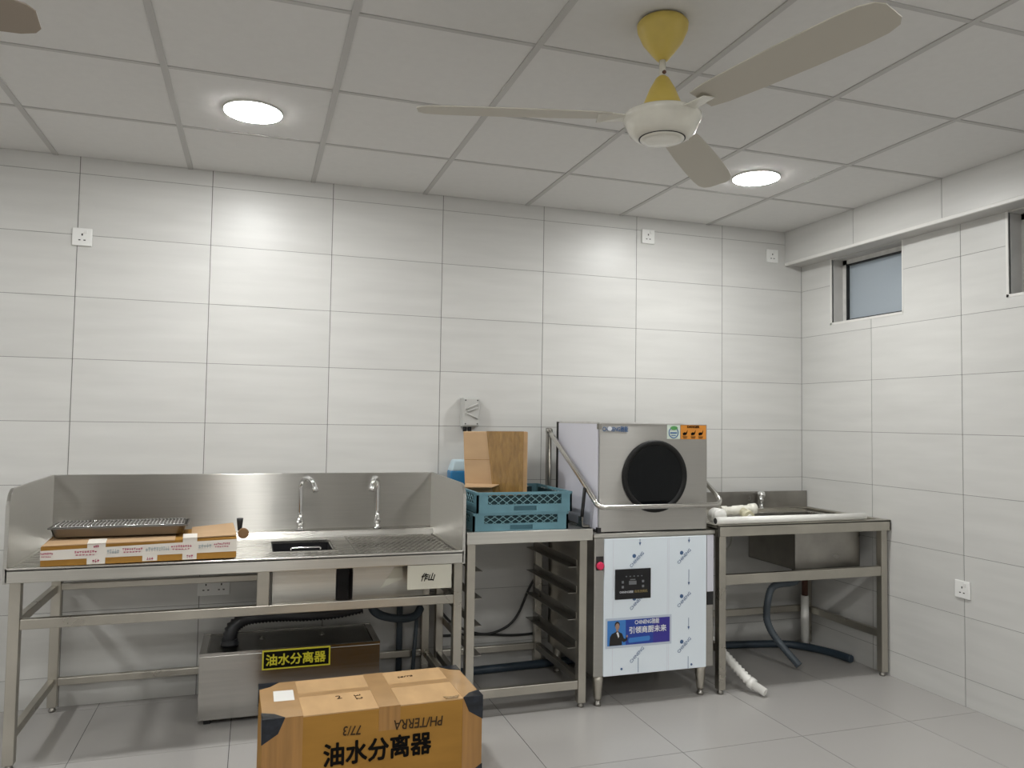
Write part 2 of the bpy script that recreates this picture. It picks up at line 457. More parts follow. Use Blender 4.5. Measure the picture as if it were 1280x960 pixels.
# ---------------------------------------------------------------- ceiling fans
def fan(x, y, angles, label, blademat):
    t = thing('ceiling_fan', (x, y, ZC), label, 'fan', group='three bladed ceiling fans')
    part('canopy', B().lathe((0, 0, -ZC), [(0.070, ZC - 0.001), (0.079, ZC - 0.012), (0.077, ZC - 0.03), (0.062, ZC - 0.065), (0.036, ZC - 0.10), (0.018, ZC - 0.122), (0.012, ZC - 0.124)], 32), 'fan_yellow', t)
    part('rod', B().lathe((0, 0, -ZC), [(0.0105, 2.50), (0.0105, 2.43)], 16), 'fan_white', t)
    part('bolt', B().lathe((0, -0.004, 2.452 - ZC), [(0.006, 0.010), (0.006, 0.004)], 10, axis='y'), 'rust', t)
    part('motor_cone', B().lathe((0, 0, -ZC), [(0.010, 2.444), (0.020, 2.436), (0.040, 2.400), (0.056, 2.360), (0.064, 2.330), (0.066, 2.318)], 32), 'fan_yellow', t)
    h = part('motor_housing', B().lathe((0, 0, -ZC), [(0.060, 2.324), (0.112, 2.322), (0.119, 2.317), (0.119, 2.303), (0.114, 2.298), (0.111, 2.290), (0.100, 2.264), (0.082, 2.250), (0.070, 2.247)], 48), 'fan_white', t)
    part('seam_ring', B().lathe((0, 0, -ZC), [(0.0715, 2.249), (0.0715, 2.2462), (0.0690, 2.2462)], 40), 'gasket', h)
    part('bottom_cap', B().lathe((0, 0, -ZC), [(0.068, 2.248), (0.067, 2.244), (0.05, 2.2415), (0.02, 2.2405)], 40), 'fan_white', h)
    for a in angles:
        a = math.radians(a); c, s_ = math.cos(a), math.sin(a)
        def tr(u, v, z): return (u * c - v * s_, u * s_ + v * c, z - ZC)
        pitch = -0.20
        br = part('blade_iron', B().hexa([tr(0.10, -0.022, 2.308), tr(0.20, -0.030, 2.303), tr(0.20, 0.030, 2.313), tr(0.10, 0.022, 2.308),
                                    tr(0.10, -0.022, 2.311), tr(0.20, -0.030, 2.306), tr(0.20, 0.030, 2.316), tr(0.10, 0.022, 2.311)]), 'fan_white', t)
        us = [0.16, 0.22, 0.35, 0.50, 0.64, 0.70, 0.735, 0.75]
        wd = [0.045, 0.055, 0.062, 0.066, 0.066, 0.062, 0.050, 0.030]
        vs = []; fs = []
        for u, ww in zip(us, wd):
            for v in (-ww, -ww * 0.4, ww * 0.4, ww):
                zz = 2.314 + v * pitch
                vs += [tr(u, v, zz), tr(u, v, zz + 0.003)]
        n = len(us)
        for i in range(n - 1):
            for k in range(3):
                p = i * 8 + k * 2; q = p + 8
                fs += [(p, p + 2, q + 2, q), (p + 1, q + 1, q + 3, p + 3)]
            p = i * 8; q = p + 8
            fs += [(p, q, q + 1, p + 1), (p + 6, p + 7, q + 7, q + 6)]
        for p in (0, (n - 1) * 8):
            for k in range(3): fs.append((p + k * 2, p + k * 2 + 1, p + k * 2 + 3, p + k * 2 + 2))
        part('blade', B().add(vs, fs), blademat, t)
fan(-2.2, -2.09, (-76, 44, 164), 'yellow and cream ceiling fan hanging beside a downlight', 'fan_blade')
fan(-4.63, -2.12, (2, 122, 242), 'ceiling fan with dusty brown blades above the left end of the room', 'fan_blade_second')

# ---------------------------------------------------------------- wall sockets
def socket(axis, pos, label, gangs=1):
    # plate centre pos on wall; axis 'y' = back wall, 'x' = side wall
    x, y, z = pos
    W = 0.086 if gangs == 1 else 0.150; H = 0.086
    t = thing('wall_socket', (x, y, z), label, 'socket', group='white wall sockets', rz=0 if axis == 'y' else -math.pi / 2)
    p = part('plate', B().box(-W / 2, W / 2, -0.010, 0.0, -H / 2, H / 2), 'socket_white', t, 0.003)
    for g in range(gangs):
        cx = 0 if gangs == 1 else (-0.036 + 0.072 * g)
        part('switch_rocker', B().box(cx + 0.010, cx + 0.024, -0.0135, -0.009, 0.018, 0.034), 'socket_white', t, 0.001)
        part('pin_hole', B().box(cx - 0.003, cx + 0.003, -0.0108, -0.009, 0.006, 0.016), 'socket_dark', t)
        for s in (-1, 1):
            part('pin_hole', B().box(cx + s * 0.011 - 0.0045, cx + s * 0.011 + 0.0045, -0.0108, -0.009, -0.018, -0.013), 'socket_dark', t)
socket('y', (-4.178, 0, 2.227), 'white single wall socket on a tile joint near the ceiling above the long sink table')
socket('y', (-1.126, 0, 2.502), 'white single wall socket right under the ceiling above the steel dishwasher')
socket('y', (-0.231, 0, 2.455), 'white single wall socket high in the corner beside the boxed beam')
socket('x', (0, -1.195, 0.570), 'white single wall socket low on the side wall beyond the corner sink')
socket('y', (-3.533, 0, 0.525), 'white double wall socket under the long sink table', 2)

# ---------------------------------------------------------------- isolator
t = thing('isolator_switch', (-2.234, 0, 1.335), 'grey plastic isolator box with raised arrow ridges on the tiled wall', 'switch')
o = t.location
part('housing', B(o).box(-2.284, -2.184, -0.055, 0, 1.335, 1.497), 'isolator', t, 0.006)
part('front_cover', B(o).box(-2.278, -2.190, -0.064, -0.055, 1.341, 1.491), 'isolator', t, 0.004)
for (x0, z0, x1, z1) in ((-2.268, 1.432, -2.200, 1.462), (-2.262, 1.418, -2.200, 1.440), (-2.268, 1.414, -2.200, 1.380)):
    b = B(o); b.tube([(x0, -0.067, z0), (x1, -0.067, z1)], 0.0045, 8)
    part('ridge', b, 'isolator', t)
for x in (-2.268, -2.200):
    for z in (1.352, 1.481):
        part('screw', B(o).lathe((x, -0.063, z), [(0.004, 0), (0.004, 0.002)], 10, axis='y'), 'socket_dark', t)
for x in (-2.262, -2.235):
    part('cable_gland', B(o).lathe((x, -0.03, 1.31), [(0.011, 0), (0.011, 0.026)], 12), 'black_rubber', t)

# ---------------------------------------------------------------- steel furniture helpers
def tubebar(name, t, x0, x1, y0, y1, z0, z1, mt='steel_tube', bevel=0.003):
    return part(name, B(t.location).box(x0, x1, y0, y1, z0, z1), mt, t, bevel)
def leg(t, x, y, ztop, w=0.040, mt='steel_tube'):
    l = tubebar('leg', t, x - w / 2, x + w / 2, y - w / 2, y + w / 2, 0.022, ztop, mt)
    part('foot', B(t.location).lathe((x, y, 0), [(0.015, 0), (0.017, 0.008), (0.012, 0.014), (0.012, 0.024)], 14), 'steel_dark', l)
    return l
def basin(t, x0, x1, y0, y1, z0, z1, mt='steel', th=0.003):
    b = B(t.location)
    b.box(x0, x1, y0, y1, z0, z0 + th).box(x0, x1, y0, y0 + th, z0, z1).box(x0, x1, y1 - th, y1, z0, z1)
    b.box(x0, x0 + th, y0, y1, z0, z1).box(x1 - th, x1, y0, y1, z0, z1)
    return part('basin', b, mt, t)

# ---------------------------------------------------------------- long sink table
t = thing('sink_table', (-3.347, -0.35, 0), 'long stainless steel sink table with tall splashback and rounded end panels', 'sink table')
o = t.location; LX0, LX1 = -4.262, -2.432
for x, y in ((-4.225, -0.675), (-2.457, -0.675), (-4.213, -0.055), (-2.470, -0.055), ):
    leg(t, x, y, 0.735)
tubebar('front_apron', t, LX0, LX1, -0.705, -0.690, 0.717, 0.772, 'steel', 0.004)
tubebar('back_apron', t, LX0, LX1, -0.02, -0.012, 0.717, 0.80, 'steel')
tubebar('end_apron', t, LX0, LX0 + 0.012, -0.70, -0.012, 0.717, 0.775, 'steel')
tubebar('end_apron', t, LX1 - 0.012, LX1, -0.70, -0.012, 0.717, 0.775, 'steel')
HX0, HX1, HY0, HY1 = -3.272, -2.994, -0.510, -0.205
TX0, TX1, TY0, TY1 = -2.905, -2.455, -0.62, -0.10
b = B(o)
for r in sum((rect_sub(q, (TX0, TX1, TY0, TY1)) for q in rect_sub((LX0 + 0.01, LX1 - 0.01, -0.665, -0.085), (HX0, HX1, HY0, HY1))), []):
    b.box(r[0], r[1], r[2], r[3], 0.757, 0.765)
part('work_surface', b, 'steel_top', t)
part('front_rim', B(o).hexa([(LX0, -0.705, 0.76), (LX1, -0.705, 0.76), (LX1, -0.66, 0.757), (LX0, -0.66, 0.757),
                             (LX0, -0.705, 0.776), (LX1, -0.705, 0.776), (LX1, -0.66, 0.768), (LX0, -0.66, 0.768)]), 'steel_top', t, 0.003)
part('back_ledge', B(o).hexa([(LX0, -0.10, 0.757), (LX1, -0.10, 0.757), (LX1, -0.014, 0.757), (LX0, -0.014, 0.757),
                             (LX0, -0.085, 0.796), (LX1, -0.085, 0.796), (LX1, -0.014, 0.800), (LX0, -0.014, 0.800)]), 'steel_top', t, 0.003)
part('sink_rim', B(o).box(HX0 - 0.012, HX1 + 0.012, HY0 - 0.012, HY0, 0.764, 0.769).box(HX0 - 0.012, HX1 + 0.012, HY1, HY1 + 0.012, 0.764, 0.769)
     .box(HX0 - 0.012, HX0, HY0, HY1, 0.764, 0.769).box(HX1, HX1 + 0.012, HY0, HY1, 0.764, 0.769), 'steel_top', t)
basin(t, HX0, HX1, -0.60, HY1 + 0.03, 0.545, 0.757)
b = B(o); q0, q1, q2, q3 = HX0 + 0.004, HX1 - 0.004, HY0 - 0.004, HY1 + 0.004
b.box(q0, q1, q2, q3, 0.60, 0.604).box(q0, q1, q2, q2 + 0.003, 0.60, 0.757).box(q0, q1, q3 - 0.003, q3, 0.60, 0.757).box(q0, q0 + 0.003, q2, q3, 0.60, 0.757).box(q1 - 0.003, q1, q2, q3, 0.60, 0.757)
part('sink_shade_liner', b, 'shade_black', t)  # black liner added so the bowl reads as dark inside
part('gap_shade_block', B(o).box(-2.986, -2.930, -0.52, -0.40, 0.535, 0.752), 'shade_black', t)  # black block added in place of the shade between the two bowls
basin(t, -2.925, -2.60, -0.60, -0.15, 0.535, 0.755)
# drain tray, slotted
tray = part('drain_tray', B(o).box(TX0, TX1, TY0, TY1, 0.752, 0.762), 'steel_top', t)
b = B(o); k = 0
ny, nx = 17, 15
for j in range(ny):
    for i in range(nx):
        cx = TX0 + 0.028 + i * (TX1 - TX0 - 0.056) / (nx - 1) + (0.006 if j % 2 else -0.006)
        cy = TY0 + 0.03 + j * (TY1 - TY0 - 0.06) / (ny - 1)
        b.hexa([(cx - 0.013, cy - 0.007, 0.7615), (cx - 0.003, cy - 0.007, 0.7615), (cx + 0.013, cy + 0.006, 0.7615), (cx + 0.003, cy + 0.006, 0.7615),
                (cx - 0.013, cy - 0.007, 0.7635), (cx - 0.003, cy - 0.007, 0.7635), (cx + 0.013, cy + 0.006, 0.7635), (cx + 0.003, cy + 0.006, 0.7635)])
so = part('slot', b, 'steel_dark', tray); so['kind'] = 'stuff'
part('tray_edge', B(o).box(TX0 - 0.006, TX0, TY0, TY1, 0.757, 0.767).box(TX1, TX1 + 0.006, TY0, TY1, 0.757, 0.767), 'steel_dark', tray)
b = B(o)
for j in range(2):
    for i in range(12):
        cx = HX0 - 0.02 + i * 0.029; cy = -0.545 - j * 0.045
        b.hexa([(cx - 0.013, cy - 0.010, 0.7645), (cx - 0.005, cy - 0.010, 0.7645), (cx + 0.013, cy + 0.008, 0.7645), (cx + 0.005, cy + 0.008, 0.7645),
                (cx - 0.013, cy - 0.010, 0.7665), (cx - 0.005, cy - 0.010, 0.7665), (cx + 0.013, cy + 0.008, 0.7665), (cx + 0.005, cy + 0.008, 0.7665)])
so = part('slot', b, 'steel_dark', t); so['kind'] = 'stuff'
b = B(o); b.tube([(-3.19, -0.50, 0.766), (-3.19, -0.50, 0.778), (-3.185, -0.497, 0.781), (-3.065, -0.497, 0.781), (-3.06, -0.50, 0.778), (-3.06, -0.50, 0.766)], 0.004, 8)
part('lid_handle', b, 'chrome', t)
# splash panels
part('splash_back', B(o).box(LX0, LX1, -0.014, -0.002, 0.795, 1.085), 'steel_v', t, 0.003)
def end_panel(x0, x1):
    pts = [(x0, -0.705, 0.715), (x0, -0.705, 1.02)]
    for k in range(1, 8):
        a = k / 8 * math.pi / 2
        pts.append((x0, -0.705 + 0.075 * (1 - math.cos(a)), 1.005 + 0.075 * math.sin(a)))
    pts += [(x0, -0.002, 1.085), (x0, -0.002, 0.715)]
    return B(o).prism(pts, (x1 - x0, 0, 0))
part('end_panel', end_panel(LX0 - 0.004, LX0 + 0.010), 'steel_v', t, 0.003)
part('end_panel', end_panel(LX1 - 0.010, LX1 + 0.004), 'steel_v', t, 0.003)
# rails
tubebar('front_rail', t, -4.205, -2.475, -0.692, -0.662, 0.535, 0.575)
tubebar('rail', t, -4.195, -2.49, -0.068, -0.042, 0.555, 0.585)
tubebar('rail', t, -4.195, -2.49, -0.068, -0.042, 0.118, 0.152)
for x in (-4.220, -2.463):
    tubebar('side_rail', t, x - 0.014, x + 0.014, -0.655, -0.075, 0.545, 0.580)
    tubebar('side_rail', t, x - 0.014, x + 0.014, -0.655, -0.075, 0.115, 0.150)
tubebar('middle_post', t, -3.334, -3.284, -0.692, -0.665, 0.573, 0.720)
pl = tubebar('name_plate', t, -2.693, -2.490, -0.700, -0.694, 0.608, 0.716, 'plate_cream', 0.002)
lettering('作山', 0.038, 'ink_black', pl, (-2.635, -0.7015, 0.648), (1, 0, 0), (0, 0, 1), bold=0.001, shear=0.35, sx=0.85, off=o, name='handwriting')
part('protective_paper', B(o).prism([(-2.80, -0.6015, 0.60), (-2.73, -0.6015, 0.70), (-2.70, -0.6015, 0.71), (-2.695, -0.6015, 0.64)], (0, -0.001, 0)), 'plate_cream', t)

# ---------------------------------------------------------------- faucets
def faucet(x, y, z, dx, label):
    t = thing('gooseneck_faucet', (x, y, z), label, 'faucet', group='chrome gooseneck faucets')
    part('body', B().lathe((0, 0, 0), [(0.022, 0), (0.022, 0.006), (0.014, 0.010), (0.014, 0.030), (0.019, 0.034), (0.019, 0.052), (0.013, 0.058), (0.013, 0.075), (0.010, 0.080)], 20), 'chrome', t)
    part('lever', B().tube([(0, -0.012, 0.044), (-0.01, -0.035, 0.046), (-0.014, -0.052, 0.050)], 0.005, 8, radii=[0.008, 0.006, 0.007]), 'chrome', t)
    pts = [(0, 0, 0.07), (0, 0, 0.15), (0, 0, 0.215)]
    ex, ey = dx, -0.095
    for k in range(1, 9):
        a = math.pi * k / 8 * 0.86
        f = (1 - math.cos(a)) / 2
        pts.append((ex * f, ey * f, 0.215 + 0.050 * math.sin(a)))
    p2 = Vector(pts[-1]); pts.append(tuple(p2 + Vector((ex * 0.10, ey * 0.10, -0.022))))
    q = spline(pts, 4)
    part('spout', B().tube(q, 0.0122, 14), 'chrome', t)
    d = (q[-1] - q[-2]).normalized()
    part('aerator', B().tube([q[-1] - d * 0.012, q[-1] + d * 0.014], 0.0150, 14), 'chrome', t)
faucet(-3.128, -0.052, 0.799, 0.060, 'chrome gooseneck faucet beside the open sink bowl')
faucet(-2.735, -0.052, 0.799, -0.045, 'chrome gooseneck faucet behind the slotted drain tray')

# ---------------------------------------------------------------- things on the long sink table
ang = math.atan2(0.045, 0.72)
t = thing('long_carton', (-3.79, -0.54, 0.776), 'long flat brown carton with printed white tape on the sink table', 'carton', rz=ang)
LW = 0.722; FY = -0.140
body = part('body', B().hexa([(-LW / 2, FY, 0), (LW / 2, FY, 0), (LW / 2, 0.16, 0), (-LW / 2, 0.16, 0),
                       (-LW / 2, FY, 0.078), (LW / 2, FY, 0.088), (LW / 2, 0.16, 0.088), (-LW / 2, 0.16, 0.082)]), 'carton', t, 0.002)
part('front_flap', B().hexa([(-LW / 2 + 0.003, FY - 0.003, 0.079), (0.12, FY - 0.003, 0.082), (0.12, 0.02, 0.086), (-LW / 2 + 0.02, 0.02, 0.087),
                             (-LW / 2 + 0.003, FY - 0.003, 0.082), (0.12, FY - 0.003, 0.086), (0.12, 0.02, 0.090), (-LW / 2 + 0.02, 0.02, 0.091)]), 'carton_pale', t)
part('end_flap', B().hexa([(0.182, FY - 0.002, 0.0885), (LW / 2, FY + 0.004, 0.092), (LW / 2 - 0.005, 0.15, 0.106), (0.182, 0.15, 0.092),
                           (0.182, FY - 0.002, 0.0915), (LW / 2, FY + 0.004, 0.096), (LW / 2 - 0.005, 0.15, 0.110), (0.182, 0.15, 0.096)]), 'carton_pale', t)
band = part('tape_band', B().hexa([(-LW / 2 - 0.001, FY - 0.0015, 0.025), (LW / 2 + 0.001, FY - 0.0015, 0.027), (LW / 2 + 0.001, FY + 0.001, 0.027), (-LW / 2 - 0.001, FY + 0.001, 0.025),
                            (-LW / 2 - 0.001, FY - 0.0015, 0.062), (LW / 2 + 0.001, FY - 0.0015, 0.078), (LW / 2 + 0.001, FY + 0.001, 0.078), (-LW / 2 - 0.001, FY + 0.001, 0.062)]), 'tape_white', t)
for i, (x0, x1, za, zb) in enumerate(((-0.20, -0.135, 0.002, 0.082), (-0.0, 0.055, 0.004, 0.04), (0.150, 0.205, 0.002, 0.089))):
    part('tape_strip', B().box(x0, x1, FY - 0.003, FY + 0.001, za, zb), 'tape_white', t)
    if i != 1:
        part('tape_strip', B().hexa([(x0, FY - 0.0045, zb), (x1, FY - 0.0045, zb), (x1, FY + 0.05, zb + 0.010), (x0, FY + 0.05, zb + 0.010),
                                     (x0, FY - 0.0045, zb + 0.003), (x1, FY - 0.0045, zb + 0.003), (x1, FY + 0.05, zb + 0.012), (x0, FY + 0.05, zb + 0.012)]), 'tape_white', t)
# unreadable red seal print on the tape: small stroke clusters
def scribble(parent, x0, x1, z0, z1, n, mt, y, seed, name='seal_print'):
    rnd = random.Random(seed); b = B()
    for k in range(n):
        u = x0 + (x1 - x0) * (k + 0.1) / n; wv = (x1 - x0) / n * 0.8
        for q in range(2):
            zc = z0 + (z1 - z0) * rnd.uniform(0.05, 0.7)
            b.box(u, u + wv, y - 0.0006, y, zc, zc + (z1 - z0) * 0.2)
        b.box(u + wv * 0.35, u + wv * 0.6, y - 0.0006, y, z0, z1 * 0.6 + z0 * 0.4 + (z1 - z0) * rnd.uniform(0, 0.4))
    return part(name, b, mt, parent)
for k, (xa, xb) in enumerate(((-0.362, -0.318), (-0.245, -0.165), (-0.075, -0.0), (0.105, 0.185), (0.27, 0.335))):
    dz = (xa + 0.36) / 0.72 * 0.012
    scribble(band, xa, xb, 0.046 + dz, 0.056 + dz, 9, 'print_red', FY - 0.0032, k)
    scribble(band, xa + 0.004, xb - 0.006, 0.036 + dz, 0.042 + dz, 6, 'print_red', FY - 0.0032, k + 20)
for k, (xa, xb) in enumerate(((-0.13, -0.085), (0.01, 0.06), (0.06, 0.10), (0.21, 0.262))):
    dz = (xa + 0.36) / 0.72 * 0.012
    scribble(band, xa, xb, 0.036 + dz, 0.056 + dz, 5, 'print_grey', FY - 0.0030, k + 40)
for x in (-0.168, 0.028, 0.178):
    scribble(band, x - 0.013, x + 0.013, 0.008, 0.022, 3, 'print_red', FY - 0.0036, int(x * 1000))
scribble(band, -0.178, -0.158, 0.066, 0.080, 3, 'print_red', FY - 0.0055, 99)

# roasting tray with rack
t = thing('roasting_tray', (-3.885, -0.49, 0.8725), 'shallow steel roasting tray with wire rack on the long carton', 'tray', rz=0.03)
def trayshell():
    b = B(); hx, hy, h = 0.256, 0.110, 0.038; ins = 0.012; th = 0.002
    def ring(ax, ay, z, r=0.025):
        pts = []
        for cx, cy, a0 in ((ax - r, ay - r, 0), (-ax + r, ay - r, 90), (-ax + r, -ay + r, 180), (ax - r, -ay + r, 270)):
            for k in range(4):
                a = math.radians(a0 + k * 30); pts.append((cx + r * math.cos(a), cy + r * math.sin(a), z))
        return pts
    rings = [ring(hx - ins, hy - ins, 0), ring(hx, hy, h), ring(hx + 0.008, hy + 0.008, h), ring(hx + 0.008, hy + 0.008, h - 0.003),
             ]
    n = 16; vs = sum(rings, []); fs = [tuple(range(n - 1, -1, -1))]
    for j in range(len(rings) - 1):
        for k in range(n): fs.append((j * n + k, j * n + (k + 1) % n, (j + 1) * n + (k + 1) % n, (j + 1) * n + k))
    b.add(vs, fs, False)
    inner = [ring(hx - 0.002, hy - 0.002, h), ring(hx - ins - 0.002, hy - ins - 0.002, th)]
    vs = sum(inner, []); fs = [(k, n + k, n + (k + 1) % n, (k + 1) % n) for k in range(n)] + [tuple(range(n, 2 * n))]
    return b.add(vs, fs, False)
part('pan', trayshell(), 'pan_dark', t)
rk = part('rack_frame', B().tube([(-0.245, -0.095, 0.040), (0.245, -0.095, 0.040), (0.245, 0.095, 0.040), (-0.245, 0.095, 0.040), (-0.245, -0.095, 0.040)], 0.003, 6), 'chrome', t)
bar = mesh(B().tube([(0, -0.095, 0), (0, -0.085, 0.006), (0, 0.085, 0.006), (0, 0.095, 0)], 0.0022, 6), 'rack_bar')
for k in range(34):
    link('rack_bar', bar, 'chrome', rk, (-0.235 + k * 0.47 / 33, 0, 0.040))

t = thing('hand_scraper', (-3.418, -0.60, 0.870), 'small black handled tool with a round brown end beside the long carton', 'tool')
part('handle', B().lathe((0.006, 0.05, 0.0), [(0.008, 0.005), (0.010, 0.02), (0.013, 0.045), (0.014, 0.058)], 14), 'black_rubber', t)
part('round_end', B().lathe((0.022, 0.03, -0.005), [(0.020, 0.006), (0.023, 0.003), (0.023, -0.003), (0.020, -0.006)], 20, axis='y'), 'tool_brown', t)
part('neck', B().tube([(0.010, 0.048, 0.010), (0.018, 0.034, 0.004)], 0.005, 8), 'black_rubber', t)

# ---------------------------------------------------------------- oil separator tank
t = thing('oil_separator', (-3.166, -0.24, 0), 'low stainless steel grease tank with black and yellow sign on the floor', 'tank')
o = t.location; X0, X1, Y0, Y1, Z0, Z1 = -3.567, -2.765, -0.43, -0.085, 0.022, 0.316
part('body', B(o).box(X0, X1, Y0, Y1, Z0, Z1 - 0.012), 'steel_tank', t, 0.003)
b = B(o)
b.box(X0, X1, Y0, Y0 + 0.012, Z1 - 0.012, Z1).box(X0, X1, Y1 - 0.012, Y1, Z1 - 0.012, Z1).box(X0, X0 + 0.03, Y0 + 0.012, Y1 - 0.012, Z1 - 0.012, Z1 - 0.002).box(X1 - 0.03, X1, Y0 + 0.012, Y1 - 0.012, Z1 - 0.012, Z1 - 0.002)
part('rim', b, 'steel_tank', t)
lid = part('lid', B(o).box(X0 + 0.034, X1 - 0.034, Y0 + 0.014, Y1 - 0.014, Z1 - 0.012, Z1 - 0.005), 'tank_lid', t)
for x in (-3.30, -3.02):
    part('lid_knob', B(o).lathe((x, -0.23, Z1 - 0.006), [(0.012, 0), (0.012, 0.004), (0.006, 0.006), (0.006, 0.014)], 12), 'steel_dark', lid)
for x in (X0 + 0.04, X1 - 0.04):
    for y in (Y0 + 0.035, Y1 - 0.035):
        part('foot', B(o).box(x - 0.015, x + 0.015, y - 0.015, y + 0.015, 0, Z0 + 0.001), 'black_rubber', t)
part('inlet_collar', B(o).lathe((-3.444, -0.30, Z1 - 0.006), [(0.040, 0), (0.040, 0.014), (0.036, 0.016), (0.036, 0.03)], 20), 'hose_black', t)
sg = part('sign', B(o).box(-3.300, -2.997, Y0 - 0.003, Y0, 0.224, 0.312), 'sign_yellow', t)
part('sign_field', B(o).box(-3.293, -3.004, Y0 - 0.0042, Y0 - 0.002, 0.231, 0.305), 'sign_black', sg)
lettering('油水分离器', 0.0535, 'sign_yellow', sg, (-3.285, Y0 - 0.0048, 0.2475), (1, 0, 0), (0, 0, 1), bold=0.0014, off=o)

# hoses under the long table
def hose(name, pts, r, mt, label, cat='hose', pitch=0.012, amp=0.12, smooth=False):
    base = (pts[0][0], pts[0][1], min(p[2] for p in pts) - r)
    b = B(base)
    if smooth: b.tube(spline(pts, 8), r, 10)
    else: corrugated(b, pts, r, pitch, amp)
    return solid(name, b, mt, base, label, cat)
hose('corrugated_hose', [(-3.444, -0.30, 0.322), (-3.442, -0.298, 0.365), (-3.42, -0.285, 0.400), (-3.36, -0.275, 0.425), (-3.22, -0.29, 0.435), (-3.10, -0.33, 0.440), (-2.96, -0.36, 0.450), (-2.84, -0.36, 0.470)],
     0.031, 'hose_black', 'black corrugated hose curving out of the steel grease tank', pitch=0.016)
hose('drain_hose', [(-2.80, -0.34, 0.49), (-2.78, -0.30, 0.43), (-2.72, -0.25, 0.385), (-2.62, -0.20, 0.355), (-2.54, -0.14, 0.35), (-2.50, -0.085, 0.375)],
     0.019, 'hose_grey', 'grey flexible drain hose below the name plate of the sink table')
solid('water_pipe', B((-2.52, -0.10, 0)).tube([(-2.54, -0.09, 0.0), (-2.532, -0.09, 0.15), (-2.52, -0.09, 0.33), (-2.52, -0.06, 0.34)], 0.011, 10), 'hose_grey', (-2.52, -0.10, 0),
      'thin grey upright water pipe behind the sink table leg', 'pipe')
solid('drain_standpipe', B((-2.60, -0.025, 0)).tube([(-2.60, -0.025, 0.0), (-2.60, -0.025, 0.52)], 0.0165, 14), 'hose_grey', (-2.60, -0.025, 0),
      'grey upright drain pipe against the wall under the sink table', 'pipe')
hose('floor_hose', [(-2.70, -0.13, 0.028), (-2.60, -0.12, 0.028), (-2.505, -0.10, 0.028), (-2.356, -0.12, 0.028), (-2.168, -0.105, 0.028), (-1.86, -0.09, 0.028), (-1.3, -0.05, 0.028), (-0.80, -0.045, 0.028), (-0.606, -0.055, 0.028), (-0.35, -0.10, 0.028), (-0.197, -0.160, 0.028), (-0.09, -0.33, 0.028), (-0.055, -0.50, 0.028)],
     0.022, 'hose_blue', 'long dark blue hose lying on the floor along the wall', pitch=0.014, amp=0.07)

# ---------------------------------------------------------------- dish rack table
t = thing('rack_table', (-2.105, -0.37, 0), 'small stainless steel table with tray slides beside the dishwasher', 'table')
o = t.location; X0, X1 = -2.422, -1.790
for x in (-2.395, -1.832):
    for y in (-0.672, -0.06):
        leg(t, x, y, 0.80)
part('top', B(o).box(X0, X1, -0.705, -0.02, 0.838, 0.846), 'steel_top', t)
b = B(o)
b.box(X0, X1, -0.708, -0.698, 0.800, 0.856).box(X0, X1, -0.024, -0.016, 0.800, 0.856).box(X0, X0 + 0.008, -0.70, -0.02, 0.800, 0.852).box(X1 - 0.008, X1, -0.70, -0.02, 0.800, 0.852)
part('apron', b, 'steel', t, 0.002)
tubebar('rail', t, -2.375, -1.852, -0.688, -0.660, 0.088, 0.130)
tubebar('rail', t, -2.375, -1.852, -0.072, -0.046, 0.105, 0.140)
for x in (-2.395, -1.832):
    tubebar('side_rail', t, x - 0.015, x + 0.015, -0.652, -0.08, 0.105, 0.140, 'steel_dark')
for s, x in ((1, -2.375), (-1, -1.852)):
    for z in (0.665, 0.540, 0.413, 0.277):
        part('tray_slide', B(o).box(min(x, x + s * 0.045), max(x, x + s * 0.045), -0.66, -0.05, z, z + 0.003).box(min(x, x + s * 0.003), max(x, x + s * 0.003), -0.66, -0.05, z, z + 0.035), 'steel_dark', t)
hose('power_cable', [(-1.83, -0.031, 0.50), (-1.87, -0.031, 0.436), (-1.943, -0.031, 0.282), (-2.03, -0.031, 0.215), (-2.15, -0.031, 0.199), (-2.30, -0.031, 0.26), (-2.40, -0.031, 0.36)], 0.007, 'cable', 'black power cable sagging in front of the wall inside the small table', 'cable', smooth=True)
hose('supply_cable', [(-1.82, -0.010, 0.176), (-1.90, -0.010, 0.172), (-2.0, -0.010, 0.176), (-2.15, -0.010, 0.192), (-2.40, -0.010, 0.20)], 0.007, 'cable', 'straight black cable along the wall low inside the small table', 'cable', smooth=True)

